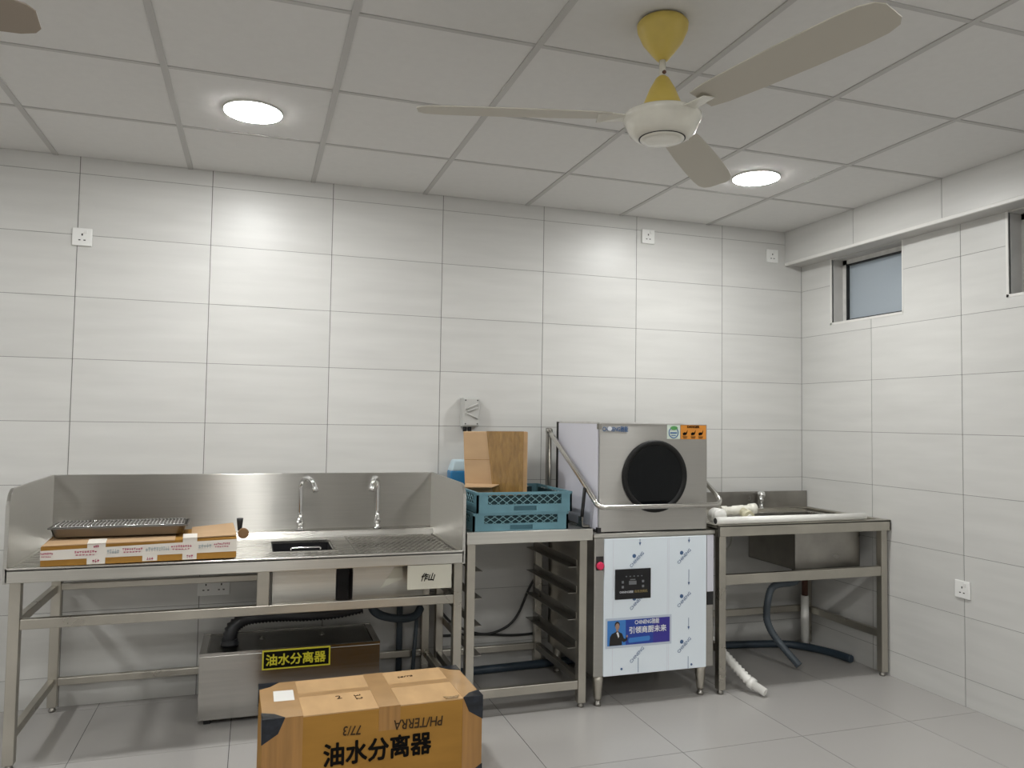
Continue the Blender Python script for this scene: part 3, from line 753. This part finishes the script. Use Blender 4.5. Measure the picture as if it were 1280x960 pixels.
# ---------------------------------------------------------------- dish racks
def rack(x0, x1, y0, y1, z0, z1, label):
    t = thing('dish_rack', ((x0 + x1) / 2, (y0 + y1) / 2, z0), label, 'dish rack', group='teal plastic dish racks')
    o = t.location; H = z1 - z0; zl = z0 + 0.40 * H; zt = z1 - 0.012; th = 0.010; cw = 0.055
    def wall(p, q, nrm):
        # frame of one side, from p to q (xy), nrm pointing inward
        p = Vector((p[0], p[1], 0)); q = Vector((q[0], q[1], 0)); d = (q - p).normalized(); L = (q - p).length; n = Vector((*nrm, 0))
        def bx(b, u0, u1, a, c, n0=0.0, n1=th):
            P = [p + d * u0 + n * n0, p + d * u1 + n * n0, p + d * u1 + n * n1, p + d * u0 + n * n1]
            return b.hexa([(*v.xy, a) for v in P] + [(*v.xy, c) for v in P])
        b = B(o)
        bx(b, 0, L, zt, z1, -0.002, th); bx(b, 0, cw, zl, zt); bx(b, L - cw, L, zl, zt)
        bx(b, 0, L * 0.38, z0, zl); bx(b, L * 0.62, L, z0, zl); bx(b, L * 0.38, L * 0.62, zl - 0.008, zl); bx(b, L * 0.38, L * 0.62, z0, zl - 0.03)
        part('side_wall', b, 'rack_teal', t)
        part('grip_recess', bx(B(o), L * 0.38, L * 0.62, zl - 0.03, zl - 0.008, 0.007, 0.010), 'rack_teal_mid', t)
        part('inner_shade_wall', bx(B(o), 0.04, L - 0.04, z0 + 0.012, zt - 0.004, 0.0115, 0.0145), 'rack_teal_shade', t)  # panel added behind the lattice, inner shade put into its colour
        b = B(o); nn = 9; a0, a1 = cw, L - cw
        hh = zt - zl; st = (a1 - a0) / nn
        for k in range(-1, nn + 1):
            for sgn in (1, -1):
                u0 = a0 + k * st; u1 = u0 + st * 1.5
                za, zb = (zl, zt) if sgn > 0 else (zt, zl)
                # clip to opening
                pts = []
                for u, z in ((u0, za), (u1, zb)):
                    pts.append([u, z])
                if pts[0][0] < a0:
                    f = (a0 - u0) / (u1 - u0); pts[0] = [a0, za + (zb - za) * f]
                if pts[1][0] > a1:
                    f = (a1 - u0) / (u1 - u0); pts[1] = [a1, za + (zb - za) * f]
                if pts[0][0] >= pts[1][0]: continue
                A = p + d * pts[0][0] + n * 0.003; C = p + d * pts[1][0] + n * 0.003
                b.tube([(A.x, A.y, pts[0][1]), (C.x, C.y, pts[1][1])], 0.0021, 5)
        part('lattice', b, 'rack_line', t)
    wall((x0, y0), (x1, y0), (0, 1)); wall((x0, y1), (x1, y1), (0, -1))
    wall((x0, y0), (x0, y1), (1, 0)); wall((x1, y0), (x1, y1), (-1, 0))
    b = B(o)
    for k in range(13):
        u = x0 + 0.02 + k * (x1 - x0 - 0.04) / 12; b.box(u - 0.003, u + 0.003, y0 + 0.01, y1 - 0.01, z0 + 0.004, z0 + 0.012)
        v = y0 + 0.02 + k * (y1 - y0 - 0.04) / 12; b.box(x0 + 0.01, x1 - 0.01, v - 0.003, v + 0.003, z0 + 0.004, z0 + 0.012)
    part('base_grid', b, 'rack_teal', t)
rack(-2.370, -1.885, -0.620, -0.135, 0.8465, 0.932, 'teal plastic dish rack standing on the small steel table')
rack(-2.354, -1.868, -0.625, -0.138, 0.9325, 1.030, 'teal plastic dish rack stacked on another rack under a carton')

# carton standing in the rack
t = thing('packing_carton', (-2.158, -0.268, 0.9455), 'upright brown carton wrapped in shiny packing tape in the dish rack', 'carton', rz=-0.26)
part('body', B().hexa([(-0.152, -0.062, 0), (0.166, -0.062, 0), (0.166, 0.050, 0), (-0.152, 0.050, 0),
                       (-0.168, -0.062, 0.367), (0.167, -0.062, 0.371), (0.167, 0.050, 0.371), (-0.168, 0.050, 0.367)]), 'carton_pale', t, 0.004)
part('tape', B().hexa([(-0.005, -0.0645, 0.0), (0.145, -0.0645, 0.0), (0.145, -0.061, 0.0), (-0.005, -0.061, 0.0),
                       (-0.048, -0.0645, 0.369), (0.145, -0.0645, 0.371), (0.145, -0.061, 0.371), (-0.048, -0.061, 0.369)]), 'packing_tape', t)
part('tape', B().hexa([(-0.048, -0.065, 0.368), (0.145, -0.065, 0.369), (0.145, 0.03, 0.3705), (-0.048, 0.03, 0.3685),
                       (-0.048, -0.065, 0.371), (0.145, -0.065, 0.3725), (0.145, 0.03, 0.3735), (-0.048, 0.03, 0.3715)]), 'packing_tape', t)
part('tape_edge', B().box(0.146, 0.162, -0.0635, -0.061, 0.0, 0.369), 'packing_tape_top', t)
part('bottom_flap', B().hexa([(-0.160, -0.165, 0.088), (-0.02, -0.150, 0.088), (0.02, -0.065, 0.094), (-0.150, -0.065, 0.098),
                              (-0.160, -0.165, 0.092), (-0.02, -0.150, 0.092), (0.02, -0.065, 0.098), (-0.150, -0.065, 0.102)]), 'carton_pale', t)
part('fold_line', B().box(-0.159, -0.02, -0.0630, -0.0615, 0.2225, 0.2245), 'packing_tape', t)

t = thing('detergent_jug', (-2.275, -0.078, 0.8465), 'translucent plastic jug of blue liquid behind the upright carton', 'jug')
part('liquid_body', B().hexa([(-0.083, -0.045, 0), (0.08, -0.045, 0), (0.08, 0.045, 0), (-0.083, 0.045, 0),
                              (-0.085, -0.045, 0.255), (0.08, -0.045, 0.255), (0.08, 0.045, 0.255), (-0.085, 0.045, 0.255)]), 'jug_blue', t, 0.010)
part('upper_body', B().hexa([(-0.084, -0.044, 0.250), (0.079, -0.044, 0.250), (0.079, 0.044, 0.250), (-0.084, 0.044, 0.250),
                             (-0.064, -0.038, 0.312), (0.06, -0.038, 0.312), (0.06, 0.038, 0.312), (-0.064, 0.038, 0.312)]), 'jug_clear', t, 0.010)
part('cap', B().lathe((0.03, 0, 0.311), [(0.018, 0), (0.018, 0.02), (0.015, 0.022)], 16), 'jug_clear', t)

# ---------------------------------------------------------------- hood dishwasher
t = thing('hood_dishwasher', (-1.4525, -0.42, 0), 'stainless hood dishwasher with round window, loop handle and filmed front', 'dishwasher')
o = t.location; X0, X1, YF, YBk = -1.785, -1.120, -0.715, -0.10
part('cabinet', B(o).box(X0, X1, YF, YBk, 0.147, 0.812), 'steel_v', t, 0.004)
part('wash_ledge', B(o).box(X0 - 0.004, X1 + 0.006, YF - 0.006, YBk, 0.812, 0.830), 'steel', t, 0.003)
for x in (-1.745, -1.175):
    for y in (-0.680, -0.150):
        l = part('leg', B(o).lathe((x, y, 0), [(0.017, 0.028), (0.019, 0.04), (0.026, 0.12), (0.027, 0.150)], 20), 'steel_tube', t)
        part('foot', B(o).lathe((x, y, 0), [(0.017, 0), (0.017, 0.012), (0.013, 0.014), (0.013, 0.03)], 16), 'steel_dark', l)
fp = part('front_panel', B(o).box(-1.735, -1.168, YF - 0.010, YF, 0.148, 0.806), 'film_white', t, 0.002)
yf = YF - 0.0105
part('film_seam', B(o).box(-1.690, -1.6885, yf - 0.0004, yf, 0.15, 0.80).box(-1.384, -1.3825, yf - 0.0004, yf, 0.15, 0.80).box(-1.392, -1.391, yf - 0.0004, yf, 0.15, 0.80), 'film_side', fp)
for (cx, cz) in ((-1.562, 0.707), (-1.298, 0.712), (-1.560, 0.500), (-1.297, 0.497), (-1.295, 0.272), (-1.558, 0.245)):
    lettering('CHINENG', 0.022, 'film_ink', fp, (cx - 0.030, yf - 0.0005, cz - 0.045), (0.72, 0, 0.69), (-0.69, 0, 0.72), off=o, name='film_lettering')
    if cz > 0.26:
        part('film_mark', B(o).lathe((cx - 0.014, yf, cz + 0.012), [(0.010, 0), (0.010, 0.0006)], 12, axis='y'), 'film_ink', fp)
for (cx, za, zb, bold) in ((-1.545, 0.772, 0.80, 1), (-1.270, 0.776, 0.80, 1), (-1.270, 0.565, 0.640, 1), (-1.270, 0.345, 0.400, 1), (-1.550, 0.155, 0.225, 0), (-1.272, 0.150, 0.210, 0)):
    b = B(o).box(cx - 0.0012, cx + 0.0012, yf - 0.0006, yf, za, zb)
    if bold: b.prism([(cx - 0.006, yf, za + 0.012), (cx + 0.006, yf, za + 0.012), (cx, yf, za - 0.004)], (0, -0.0006, 0))
    part('film_arrow', b, 'film_ink', fp)
for cx, cz in ((-1.640, 0.178), (-1.253, 0.168)):
    part('rivet', B(o).lathe((cx, yf, cz), [(0.006, 0), (0.005, 0.002)], 12, axis='y'), 'film_ink', fp)
# control panel
cp = part('control_panel', B(o).box(-1.680, -1.486, yf - 0.006, yf, 0.512, 0.658), 'panel_black', t, 0.004)
yc = yf - 0.0063
b = B(o)
for k in range(5): b.box(-1.625 + k * 0.021, -1.617 + k * 0.021, yc - 0.0004, yc, 0.620, 0.625)
b.box(-1.607, -1.566, yc - 0.0004, yc, 0.582, 0.600).box(-1.600, -1.572, yc - 0.0004, yc, 0.604, 0.609)
for cx in (-1.640, -1.530):
    for cz in (0.572, 0.596): b.box(cx - 0.006, cx + 0.006, yc - 0.0004, yc, cz - 0.006, cz + 0.006)
part('key_print', b, 'panel_print', cp)['kind'] = 'stuff'
lettering('CHINENG驰能', 0.0135, 'print_white', cp, (-1.657, yc - 0.0005, 0.543), (1, 0, 0), (0, 0, 1), off=o, sx=0.85)
lettering('商用洗碗机', 0.0145, 'panel_gold', cp, (-1.578, yc - 0.0005, 0.543), (1, 0, 0), (0, 0, 1), off=o)
# advertising sticker
st = part('advert_sticker', B(o).box(-1.728, -1.368, yf - 0.0012, yf, 0.280, 0.424), 'sticker_edge', t)
ys = yf - 0.0014
part('advert_field', B(o).box(-1.718, -1.620, ys - 0.0004, ys, 0.292, 0.413), 'sticker_light', st)
part('advert_field', B(o).box(-1.620, -1.470, ys - 0.0004, ys, 0.292, 0.413), 'sticker_blue', st)
part('advert_field', B(o).box(-1.470, -1.378, ys - 0.0004, ys, 0.292, 0.413), 'sticker_violet', st)
y2 = ys - 0.0008
def flat(name, pts, mt, y):
    return part(name, B(o).prism([(p[0], y, p[1]) for p in pts], (0, -0.0003, 0)), mt, st)
def circ(cx, cz, rx, rz, n=18): return [(cx + rx * math.cos(2 * math.pi * k / n), cz + rz * math.sin(2 * math.pi * k / n)) for k in range(n)]
flat('printed_suit', [(-1.708, 0.293), (-1.704, 0.336), (-1.694, 0.350), (-1.672, 0.358), (-1.660, 0.358), (-1.640, 0.349), (-1.630, 0.325), (-1.622, 0.322), (-1.618, 0.330), (-1.612, 0.330), (-1.612, 0.314), (-1.630, 0.306), (-1.640, 0.312), (-1.640, 0.293)], 'print_hair', y2)
flat('printed_shirt', [(-1.672, 0.358), (-1.660, 0.358), (-1.655, 0.336), (-1.660, 0.328)], 'print_white', y2 - 0.0004)
flat('printed_neck', [(-1.672, 0.358), (-1.659, 0.358), (-1.659, 0.368), (-1.672, 0.368)], 'print_skin', y2 - 0.0003)
flat('printed_hair', circ(-1.666, 0.392, 0.0135, 0.0155), 'print_hair', y2)
flat('printed_face', circ(-1.665, 0.3835, 0.0110, 0.0155), 'print_skin', y2 - 0.0005)
flat('printed_bow_tie', [(-1.672, 0.361), (-1.672, 0.353), (-1.665, 0.357), (-1.658, 0.353), (-1.658, 0.361), (-1.665, 0.358)], 'print_hair', y2 - 0.0008)
flat('printed_hand', circ(-1.613, 0.334, 0.005, 0.006, 10), 'print_skin', y2 - 0.0004)
flat('printed_button', [(-1.605, 0.306), (-1.600, 0.301), (-1.492, 0.305), (-1.488, 0.311), (-1.488, 0.323), (-1.492, 0.328), (-1.600, 0.324), (-1.605, 0.318)], 'sticker_light', y2)
lettering('CHINENG驰能', 0.026, 'print_white', st, (-1.572, y2 - 0.0004, 0.389), (1, 0, 0), (0, 0, 1), bold=0.0006, off=o, sx=0.8)
lettering('引领商厨未来', 0.0345, 'print_white', st, (-1.604, y2 - 0.0004, 0.348), (1, 0, 0), (0, 0, 1), bold=0.0009, off=o, sx=1.0)
# knob, side details
part('knob', B(o).lathe((-1.757, YF - 0.0, 0.678), [(0.013, 0), (0.019, 0.004), (0.019, 0.014), (0.014, 0.018)], 18, axis='y'), 'knob_red', t)
part('knob_recess', B(o).box(-1.775, -1.738, YF - 0.002, YF, 0.655, 0.722), 'socket_dark', t)
part('latch', B(o).box(-1.158, -1.124, YF - 0.004, YF, 0.455, 0.520), 'black_rubber', t)
part('corner_film', B(o).box(-1.160, -1.122, YF - 0.003, YF, 0.522, 0.806), 'film_side', t)
# hood
HX0, HX1, HYF, HYB, HZ0, HZ1 = -1.757, -1.150, -0.700, -0.140, 0.836, 1.370
b = B(o); th = 0.012
b.box(HX0, HX1, HYF, HYF + th, HZ0, HZ1).box(HX0, HX1, HYB - th, HYB, HZ0, HZ1).box(HX0, HX0 + th, HYF, HYB, HZ0, HZ1).box(HX1 - th, HX1, HYF, HYB, HZ0, HZ1)
hood = part('hood', B(o).box(HX0, HX1, HYF, HYB, HZ0, HZ1), 'steel_hood', t, 0.004)
part('hood_top_edge', B(o).box(HX0 - 0.002, HX1 + 0.002, HYF - 0.002, HYB + 0.002, HZ1 - 0.004, HZ1 + 0.004), 'alu', hood)
part('side_film', B(o).box(HX0 - 0.004, HX0, HYF + 0.012, HYB - 0.03, HZ0 + 0.012, HZ1 - 0.006), 'film_side', hood)
part('edge_strip', B(o).box(HX0 - 0.0045, HX0, HYB - 0.03, HYB, HZ0, HZ1), 'gasket', hood)
part('corner_clip', B(o).box(HX0 - 0.006, HX0 + 0.010, HYF - 0.003, HYF + 0.02, HZ1 - 0.032, HZ1 - 0.006), 'steel_dark', hood)
part('hood_gasket', B(o).box(HX0 + 0.004, HX1 - 0.004, HYF + 0.004, HYB - 0.01, HZ0 - 0.0055, HZ0 + 0.002), 'gasket', hood)
part('corner_seal', B(o).box(HX0 - 0.006, HX0 + 0.012, HYF - 0.003, HYF + 0.02, HZ0 - 0.004, HZ0 + 0.022), 'black_rubber', hood)
WC = (-1.452, HYF, 1.106)
part('window_ring', B(o).lathe(WC, [(0.180, 0.0), (0.180, 0.008), (0.175, 0.013), (0.162, 0.013), (0.154, 0.006), (0.154, 0.002)], 56, axis='y'), 'gasket', hood)
part('window_glass', B(o).lathe(WC, [(0.155, 0.001), (0.155, 0.0035)], 56, axis='y'), 'glass_dark', hood)
yh = HYF - 0.0008
lg = lettering('CHINENG驰能', 0.030, 'logo_blue', hood, (-1.742, yh, 1.329), (1, 0, 0), (0, 0, 1), bold=0.0006, off=o, sx=0.72, name='logo')
part('logo_mark', B(o).prism([(p[0], yh - 0.001, p[1]) for p in circ(-1.703, 1.341, 0.012, 0.011)], (0, -0.0005, 0)), 'print_white', hood)
g1 = part('eco_sticker', B(o).box(-1.384, -1.310, yh - 0.0004, yh + 0.001, 1.293, 1.364), 'sticker_pale', hood)
part('eco_ring', B(o).lathe((-1.347, yh - 0.0006, 1.325), [(0.029, 0), (0.029, 0.0005), (0.024, 0.0005), (0.024, 0)], 28, axis='y', cap=False), 'logo_blue', g1)
part('eco_leaf', B(o).prism([(p[0], yh - 0.0012, p[1]) for p in circ(-1.345, 1.348, 0.021, 0.010)], (0, -0.0004, 0)), 'sticker_green', g1)
part('eco_print', B(o).box(-1.366, -1.328, yh - 0.0012, yh - 0.0005, 1.320, 1.327).box(-1.360, -1.334, yh - 0.0012, yh - 0.0005, 1.309, 1.313), 'logo_blue', g1)
g2 = part('warning_sticker', B(o).box(-1.306, -1.158, yh - 0.0004, yh + 0.001, 1.292, 1.364), 'sticker_orange', hood)
lettering('DANGER', 0.016, 'ink_black', g2, (-1.234, yh - 0.001, 1.350), (1, 0, 0), (0, 0, 1), bold=0.0008, off=o, align='CENTER', sx=1.1)
for k, cx in enumerate((-1.281, -1.234, -1.190)):
    part('warning_pictogram', B(o).prism([(p[0], yh - 0.0010, p[1]) for p in ((cx - 0.014, 1.322), (cx - 0.004, 1.328), (cx + 0.006, 1.326), (cx + 0.015, 1.340), (cx + 0.012, 1.322), (cx + 0.006, 1.314), (cx - 0.010, 1.312))], (0, -0.0004, 0)), 'ink_black', g2)
    part('warning_print', B(o).box(cx - 0.014, cx + 0.014, yh - 0.0014, yh - 0.0005, 1.303, 1.306).box(cx - 0.010, cx + 0.010, yh - 0.0014, yh - 0.0005, 1.297, 1.2995), 'ink_black', g2)
# lift handle
hz = 0.965
pts = [(-1.800, -0.125, 1.318), (-1.800, -0.40, 1.178), (-1.800, -0.62, 1.064), (-1.800, -0.735, 1.000), (-1.792, -0.762, 0.976), (-1.765, -0.775, hz), (-1.70, -0.775, hz), (-1.45, -0.775, hz), (-1.20, -0.775, hz), (-1.135, -0.772, hz + 0.004), (-1.112, -0.755, hz + 0.016), (-1.108, -0.735, 1.000), (-1.108, -0.66, 1.043), (-1.108, -0.40, 1.178), (-1.108, -0.125, 1.318)]
part('lift_handle', B(o).tube(spline(pts, 5), 0.0125, 14), 'steel_handle', t)
for x in (-1.800, -1.108):
    part('pivot_post', B(o).box(x - 0.010, x + 0.012, -0.135, -0.102, 0.858, 1.335), 'steel_dark', t)
    part('pivot_bolt', B(o).tube([(x - 0.016, -0.125, 1.318), (x + 0.016, -0.125, 1.318)], 0.014, 12), 'steel_dark', t)
    part('lift_spring', B(o).tube([(x - 0.004, -0.155, 0.86), (x - 0.004, -0.150, 1.285)], 0.006, 8), 'steel_tube', t)
part('gas_strut', B(o).tube([(-1.815, -0.660, 1.050), (-1.815, -0.625, 0.885)], 0.0085, 10), 'black_rubber', t)
part('strut_rod', B(o).tube([(-1.803, -0.640, 1.060), (-1.803, -0.600, 0.870)], 0.006, 8), 'chrome', t)
part('strut_bracket', B(o).box(-1.822, -1.786, -0.655, -0.585, 0.8575, 0.866).box(-1.822, -1.816, -0.645, -0.60, 0.866, 0.905), 'steel_dark', t)

# ---------------------------------------------------------------- corner sink
t = thing('corner_sink_table', (-0.56, -0.40, 0), 'stainless steel corner sink table with deep single bowl', 'sink table')
o = t.location; X0, X1, YF, YK = -1.108, -0.006, -0.742, -0.055
for x in (-1.072, -0.036):
    for y in (-0.705, -0.09):
        leg(t, x, y, 0.80)
SX0, SX1, SY0, SY1 = -0.545, -0.105, -0.615, -0.20
b = B(o)
for r in rect_sub((X0, X1, YF + 0.01, YK), (SX0, SX1, SY0, SY1)): b.box(r[0], r[1], r[2], r[3], 0.832, 0.840)
part('top', b, 'steel_top', t)
b = B(o)
b.box(X0, X1, YF, YF + 0.012, 0.798, 0.856).box(X0, X0 + 0.01, YF, YK, 0.798, 0.854).box(X1 - 0.01, X1, YF, YK, 0.798, 0.854)
part('apron', b, 'steel_tube', t, 0.002)
part('rim', B(o).box(X0, X1, YF, YF + 0.035, 0.846, 0.857).box(X1 - 0.035, X1, YF + 0.035, YK, 0.846, 0.855).box(X0, X0 + 0.035, YF + 0.035, YK, 0.846, 0.855).box(X0 + 0.035, X1 - 0.035, YK - 0.05, YK, 0.838, 0.852), 'steel_tube', t, 0.002)
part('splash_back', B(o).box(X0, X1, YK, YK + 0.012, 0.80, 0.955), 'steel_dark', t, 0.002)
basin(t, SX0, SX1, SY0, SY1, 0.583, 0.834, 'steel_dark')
part('drain_outlet', B(o).lathe((-0.325, -0.36, 0), [(0.030, 0.50), (0.030, 0.56), (0.045, 0.565), (0.045, 0.584)], 18), 'hose_black', t)
tubebar('front_rail', t, -1.052, -0.056, -0.722, -0.692, 0.548, 0.600)
tubebar('rail', t, -1.052, -0.056, -0.102, -0.078, 0.210, 0.250)
for x in (-1.072, -0.036):
    tubebar('side_rail', t, x - 0.014, x + 0.014, -0.685, -0.11, 0.205, 0.245)

t = thing('pillar_tap', (-0.372, -0.085, 0.852), 'short chrome pillar tap on the corner sink', 'tap', rz=-0.65)
part('body', B().lathe((0, 0, 0), [(0.018, 0), (0.018, 0.005), (0.011, 0.010), (0.011, 0.045), (0.014, 0.05), (0.014, 0.066)], 16), 'chrome', t)
part('spout', B().tube(spline([(0, 0, 0.068), (0, -0.04, 0.078), (0, -0.085, 0.075), (0, -0.10, 0.058)], 5), 0.010, 12), 'chrome', t)
part('handle', B().lathe((0, 0, 0.066), [(0.012, 0), (0.024, 0.006), (0.026, 0.020), (0.022, 0.034), (0.010, 0.042)], 14), 'chrome', t)

b = B((-0.63, -0.715, 0.857)); b.tube([(-1.112, -0.718, 0.876), (-0.158, -0.712, 0.876)], 0.019, 18)
tp = solid('plastic_pipe', b, 'pvc_white', (-0.63, -0.715, 0.857), 'long white plastic pipe lying along the front rim of the corner sink', 'pipe')
part('pipe_bore', B((-0.63, -0.715, 0.857)).tube([(-1.1128, -0.718, 0.876), (-1.105, -0.718, 0.876)], 0.0155, 16), 'socket_dark', tp)

t = thing('pipe_fitting', (-0.826, -0.50, 0.8435), 'cream plastic tee fitting lying on the corner sink table', 'pipe fitting', rz=-0.1)
part('run', B().tube([(-0.105, 0, 0.052), (-0.07, 0, 0.053), (-0.068, 0, 0.053), (-0.035, 0, 0.055), (-0.03, 0, 0.055), (0.03, 0, 0.059), (0.034, 0, 0.060), (0.065, 0, 0.062), (0.068, 0, 0.062), (0.105, 0, 0.065)], 0.02, 16,
     radii=[0.027, 0.027, 0.022, 0.022, 0.026, 0.026, 0.022, 0.022, 0.029, 0.029]), 'pvc_pale', t)
part('branch', B().tube([(0.02, -0.01, 0.052), (0.02, -0.05, 0.038), (0.02, -0.052, 0.037), (0.02, -0.085, 0.030)], 0.022, 16, radii=[0.024, 0.027, 0.031, 0.031]), 'pvc_cream', t)
part('branch_plug', B().tube([(0.02, -0.083, 0.030), (0.02, -0.094, 0.028)], 0.014, 12), 'pvc_white', t)
solid('white_roll', B((-1.02, -0.52, 0.840)).lathe((-1.02, -0.56, 0.884), [(0.030, 0.0), (0.042, 0.006), (0.043, 0.05), (0.043, 0.06)], 20, axis='y').lathe((-1.02, -0.62, 0.884), [(0.043, 0), (0.034, 0.012), (0.012, 0.016)], 20, axis='y'), 'pvc_white', (-1.02, -0.52, 0.840),
      'small white rounded roll at the dishwasher end of the corner sink table', 'roll')

hose('grey_drain_hose', [(-0.325, -0.36, 0.49), (-0.335, -0.36, 0.462), (-0.38, -0.36, 0.452), (-0.46, -0.36, 0.448), (-0.508, -0.36, 0.42), (-0.535, -0.365, 0.34), (-0.540, -0.37, 0.25), (-0.515, -0.40, 0.17), (-0.472, -0.46, 0.09), (-0.437, -0.525, 0.027)],
     0.020, 'hose_grey', 'grey corrugated drain hose hanging from the corner sink bowl', pitch=0.014, amp=0.08)
solid('stub_pipe', B((-0.075, -0.105, 0)).tube([(-0.085, -0.130, 0), (-0.085, -0.130, 0.315)], 0.024, 18), 'pvc_white', (-0.075, -0.105, 0), 'upright white stub pipe in the corner under the sink', 'pipe')
solid('rusty_pipe', B((-0.115, -0.14, 0.315)).tube([(-0.085, -0.130, 0.315), (-0.085, -0.130, 0.50)], 0.018, 12), 'rust', (-0.115, -0.14, 0.315), 'dark brown pipe above the white stub pipe in the corner', 'pipe')
hose('white_drain_hose', [(-1.02, -0.38, 0.25), (-1.012, -0.45, 0.24), (-0.997, -0.53, 0.20), (-0.975, -0.60, 0.155), (-0.935, -0.695, 0.085), (-0.915, -0.74, 0.052)], 0.024, 'pvc_white', 'white corrugated drain hose leaning out beside the dishwasher', pitch=0.022, amp=0.15)
hw = bpy.data.objects['white_drain_hose']; bl = hw.location
part('hose_cuff', B(bl).tube([(-0.918, -0.735, 0.056), (-0.908, -0.758, 0.046), (-0.9075, -0.759, 0.0455), (-0.880, -0.815, 0.023)], 0.022, 14, radii=[0.029, 0.029, 0.021, 0.021]), 'pvc_white', hw)
hose('thin_wire', [(-0.98, -0.30, 0.602), (-0.90, -0.30, 0.604), (-0.80, -0.28, 0.62), (-0.70, -0.24, 0.665), (-0.66, -0.20, 0.74)], 0.004, 'wire_white', 'thin pale wire under the corner sink top', 'wire', smooth=True)

# ---------------------------------------------------------------- big carton in front
t = thing('large_carton', (-2.918, -1.145, 0), 'large brown carton with black lettering and dark padded corners on the floor', 'carton', rz=math.radians(1.6))
W, D, H = 0.790, 0.372, 0.336; hx, hy = W / 2, D / 2
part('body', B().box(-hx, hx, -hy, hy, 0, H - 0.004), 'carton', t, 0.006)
part('top_flap', B().hexa([(-hx, -hy, H - 0.005), (hx, -hy, H - 0.005), (hx, 0.018, H - 0.004), (-hx, 0.018, H - 0.004), (-hx, -hy, H - 0.001), (hx, -hy, H - 0.001), (hx, 0.018, H), (-hx, 0.018, H)]), 'carton_lit_top', t)
part('top_flap', B().box(-hx, hx, 0.021, hy, H - 0.005, H), 'carton_lit_top', t)
zt = H + 0.0006
part('tape_strip', B().box(-hx + 0.02, hx, 0.001, 0.040, H - 0.001, zt), 'packing_tape_top', t)
ct = part('tape_strip', B().box(0.005, 0.083, -hy - 0.0012, hy, H - 0.001, zt + 0.0006), 'packing_tape_top', t)
part('tape_strip', B().box(0.005, 0.083, -hy - 0.0012, -hy, H - 0.085, H), 'packing_tape_shaded', t)
for x0, x1 in ((-hx, -hx + 0.135), (hx - 0.075, hx)):
    part('tape_strip', B().box(x0, x1, -hy - 0.001, hy, H - 0.001, zt + 0.0003), 'packing_tape_top', t)
    part('tape_strip', B().box(x0 - 0.0008, x1, -hy - 0.001, -hy, 0, H), 'packing_tape_shaded', t)
cc = 0
for sx in (-1, 1):
    for sy in (-1, 1):
        for top in (1, 0):
            if not top and sy > 0: continue
            e = 0.003; zc = H + e if top else -0.0; sz = -1 if top else 1
            C = Vector((sx * (hx + e), sy * (hy + e), zc)); ax = Vector((-sx, 0, 0)); ay = Vector((0, -sy, 0)); az = Vector((0, 0, sz))
            a = 0.078; mk = 0.055; lz = 0.088
            A, Bq, Dq = C + ax * a, C + ay * a * 0.85, C + az * lz
            mxz = C + ax * mk + az * mk; mxy = C + ax * mk * 0.8 + ay * mk * 0.8; myz = C + ay * mk + az * mk
            if not top:
                pts = [C, A, mxz, Dq, myz, Bq]; fs = [(0, 1, 2, 3), (0, 3, 4, 5)]
            else:
                pts = [C, A, mxz, Dq, myz, Bq, mxy]; fs = [(0, 1, 2, 3), (0, 3, 4, 5), (0, 5, 6, 1)]
            # inner offset shell for thickness
            ctr = Vector((0, 0, H / 2)); n = len(pts)
            inn = []
            for p in pts:
                q = Vector(p)
                q = q + Vector((-sx * 0.0028 if abs(abs(q.x) - hx - e) < 1e-4 else 0, -sy * 0.0028 if abs(abs(q.y) - hy - e) < 1e-4 else 0, (-0.0028 if top and abs(q.z - zc) < 1e-4 else 0)))
                inn.append(q)
            allp = [Vector(p) for p in pts] + inn
            f2 = fs + [tuple(i + n for i in reversed(f)) for f in fs]
            ed = {}
            for f in fs:
                for i in range(len(f)): ed[(f[i], f[(i + 1) % len(f)])] = 1
            for (i, j) in list(ed):
                if (j, i) not in ed: f2.append((i, j, j + n, i + n))
            part('corner_guard', B().add(allp, f2), 'corner_foam', t, 0.002)
part('address_label', B().hexa([(-0.350, -0.020, zt), (-0.277, -0.024, zt), (-0.275, 0.086, zt), (-0.347, 0.090, zt), (-0.350, -0.020, zt + 0.001), (-0.277, -0.024, zt + 0.001), (-0.275, 0.086, zt + 0.001), (-0.347, 0.090, zt + 0.001)]), 'paper', t)
fy = -hy - 0.0022
lettering('油水分离器', 0.0840, 'ink_black', t, (-0.190, fy, 0.158), (1, 0, 0), (0, 0, 1), bold=0.0026, sx=0.93)
lettering('PH/TERRA', 0.050, 'pen_ink', t, (0.245, fy, 0.280), (-1, 0, 0.02), (0.02, 0, -1), shear=0.15, sx=0.82, bold=0.0006, name='handwriting')
lettering('77/3', 0.046, 'pen_ink', t, (-0.055, fy, 0.280), (-1, 0, 0.05), (0.05, 0, -1), shear=0.2, sx=0.82, bold=0.0006, name='handwriting')
lettering('2', 0.045, 'pen_ink', t, (-0.13, -0.06, zt + 0.0006), (0.98, 0.1, 0), (-0.1, 0.98, 0), name='handwriting')
lettering('3..2', 0.036, 'pen_ink', t, (-0.065, -0.035, zt + 0.0006), (0.1, -0.98, 0), (0.98, 0.1, 0), name='handwriting')
lettering('terra', 0.032, 'pen_ink', t, (0.13, 0.10, zt + 0.0006), (0.98, 0.1, 0), (-0.1, 0.98, 0), shear=0.3, name='handwriting')
part('torn_patch', B().prism([(0.255, -hy + 0.005, zt), (0.30, -hy + 0.003, zt), (0.315, -hy + 0.035, zt), (0.285, -hy + 0.022, zt), (0.25, -hy + 0.032, zt)], (0, 0, 0.001)), 'packing_tape', t)

print('objects', len(bpy.data.objects))
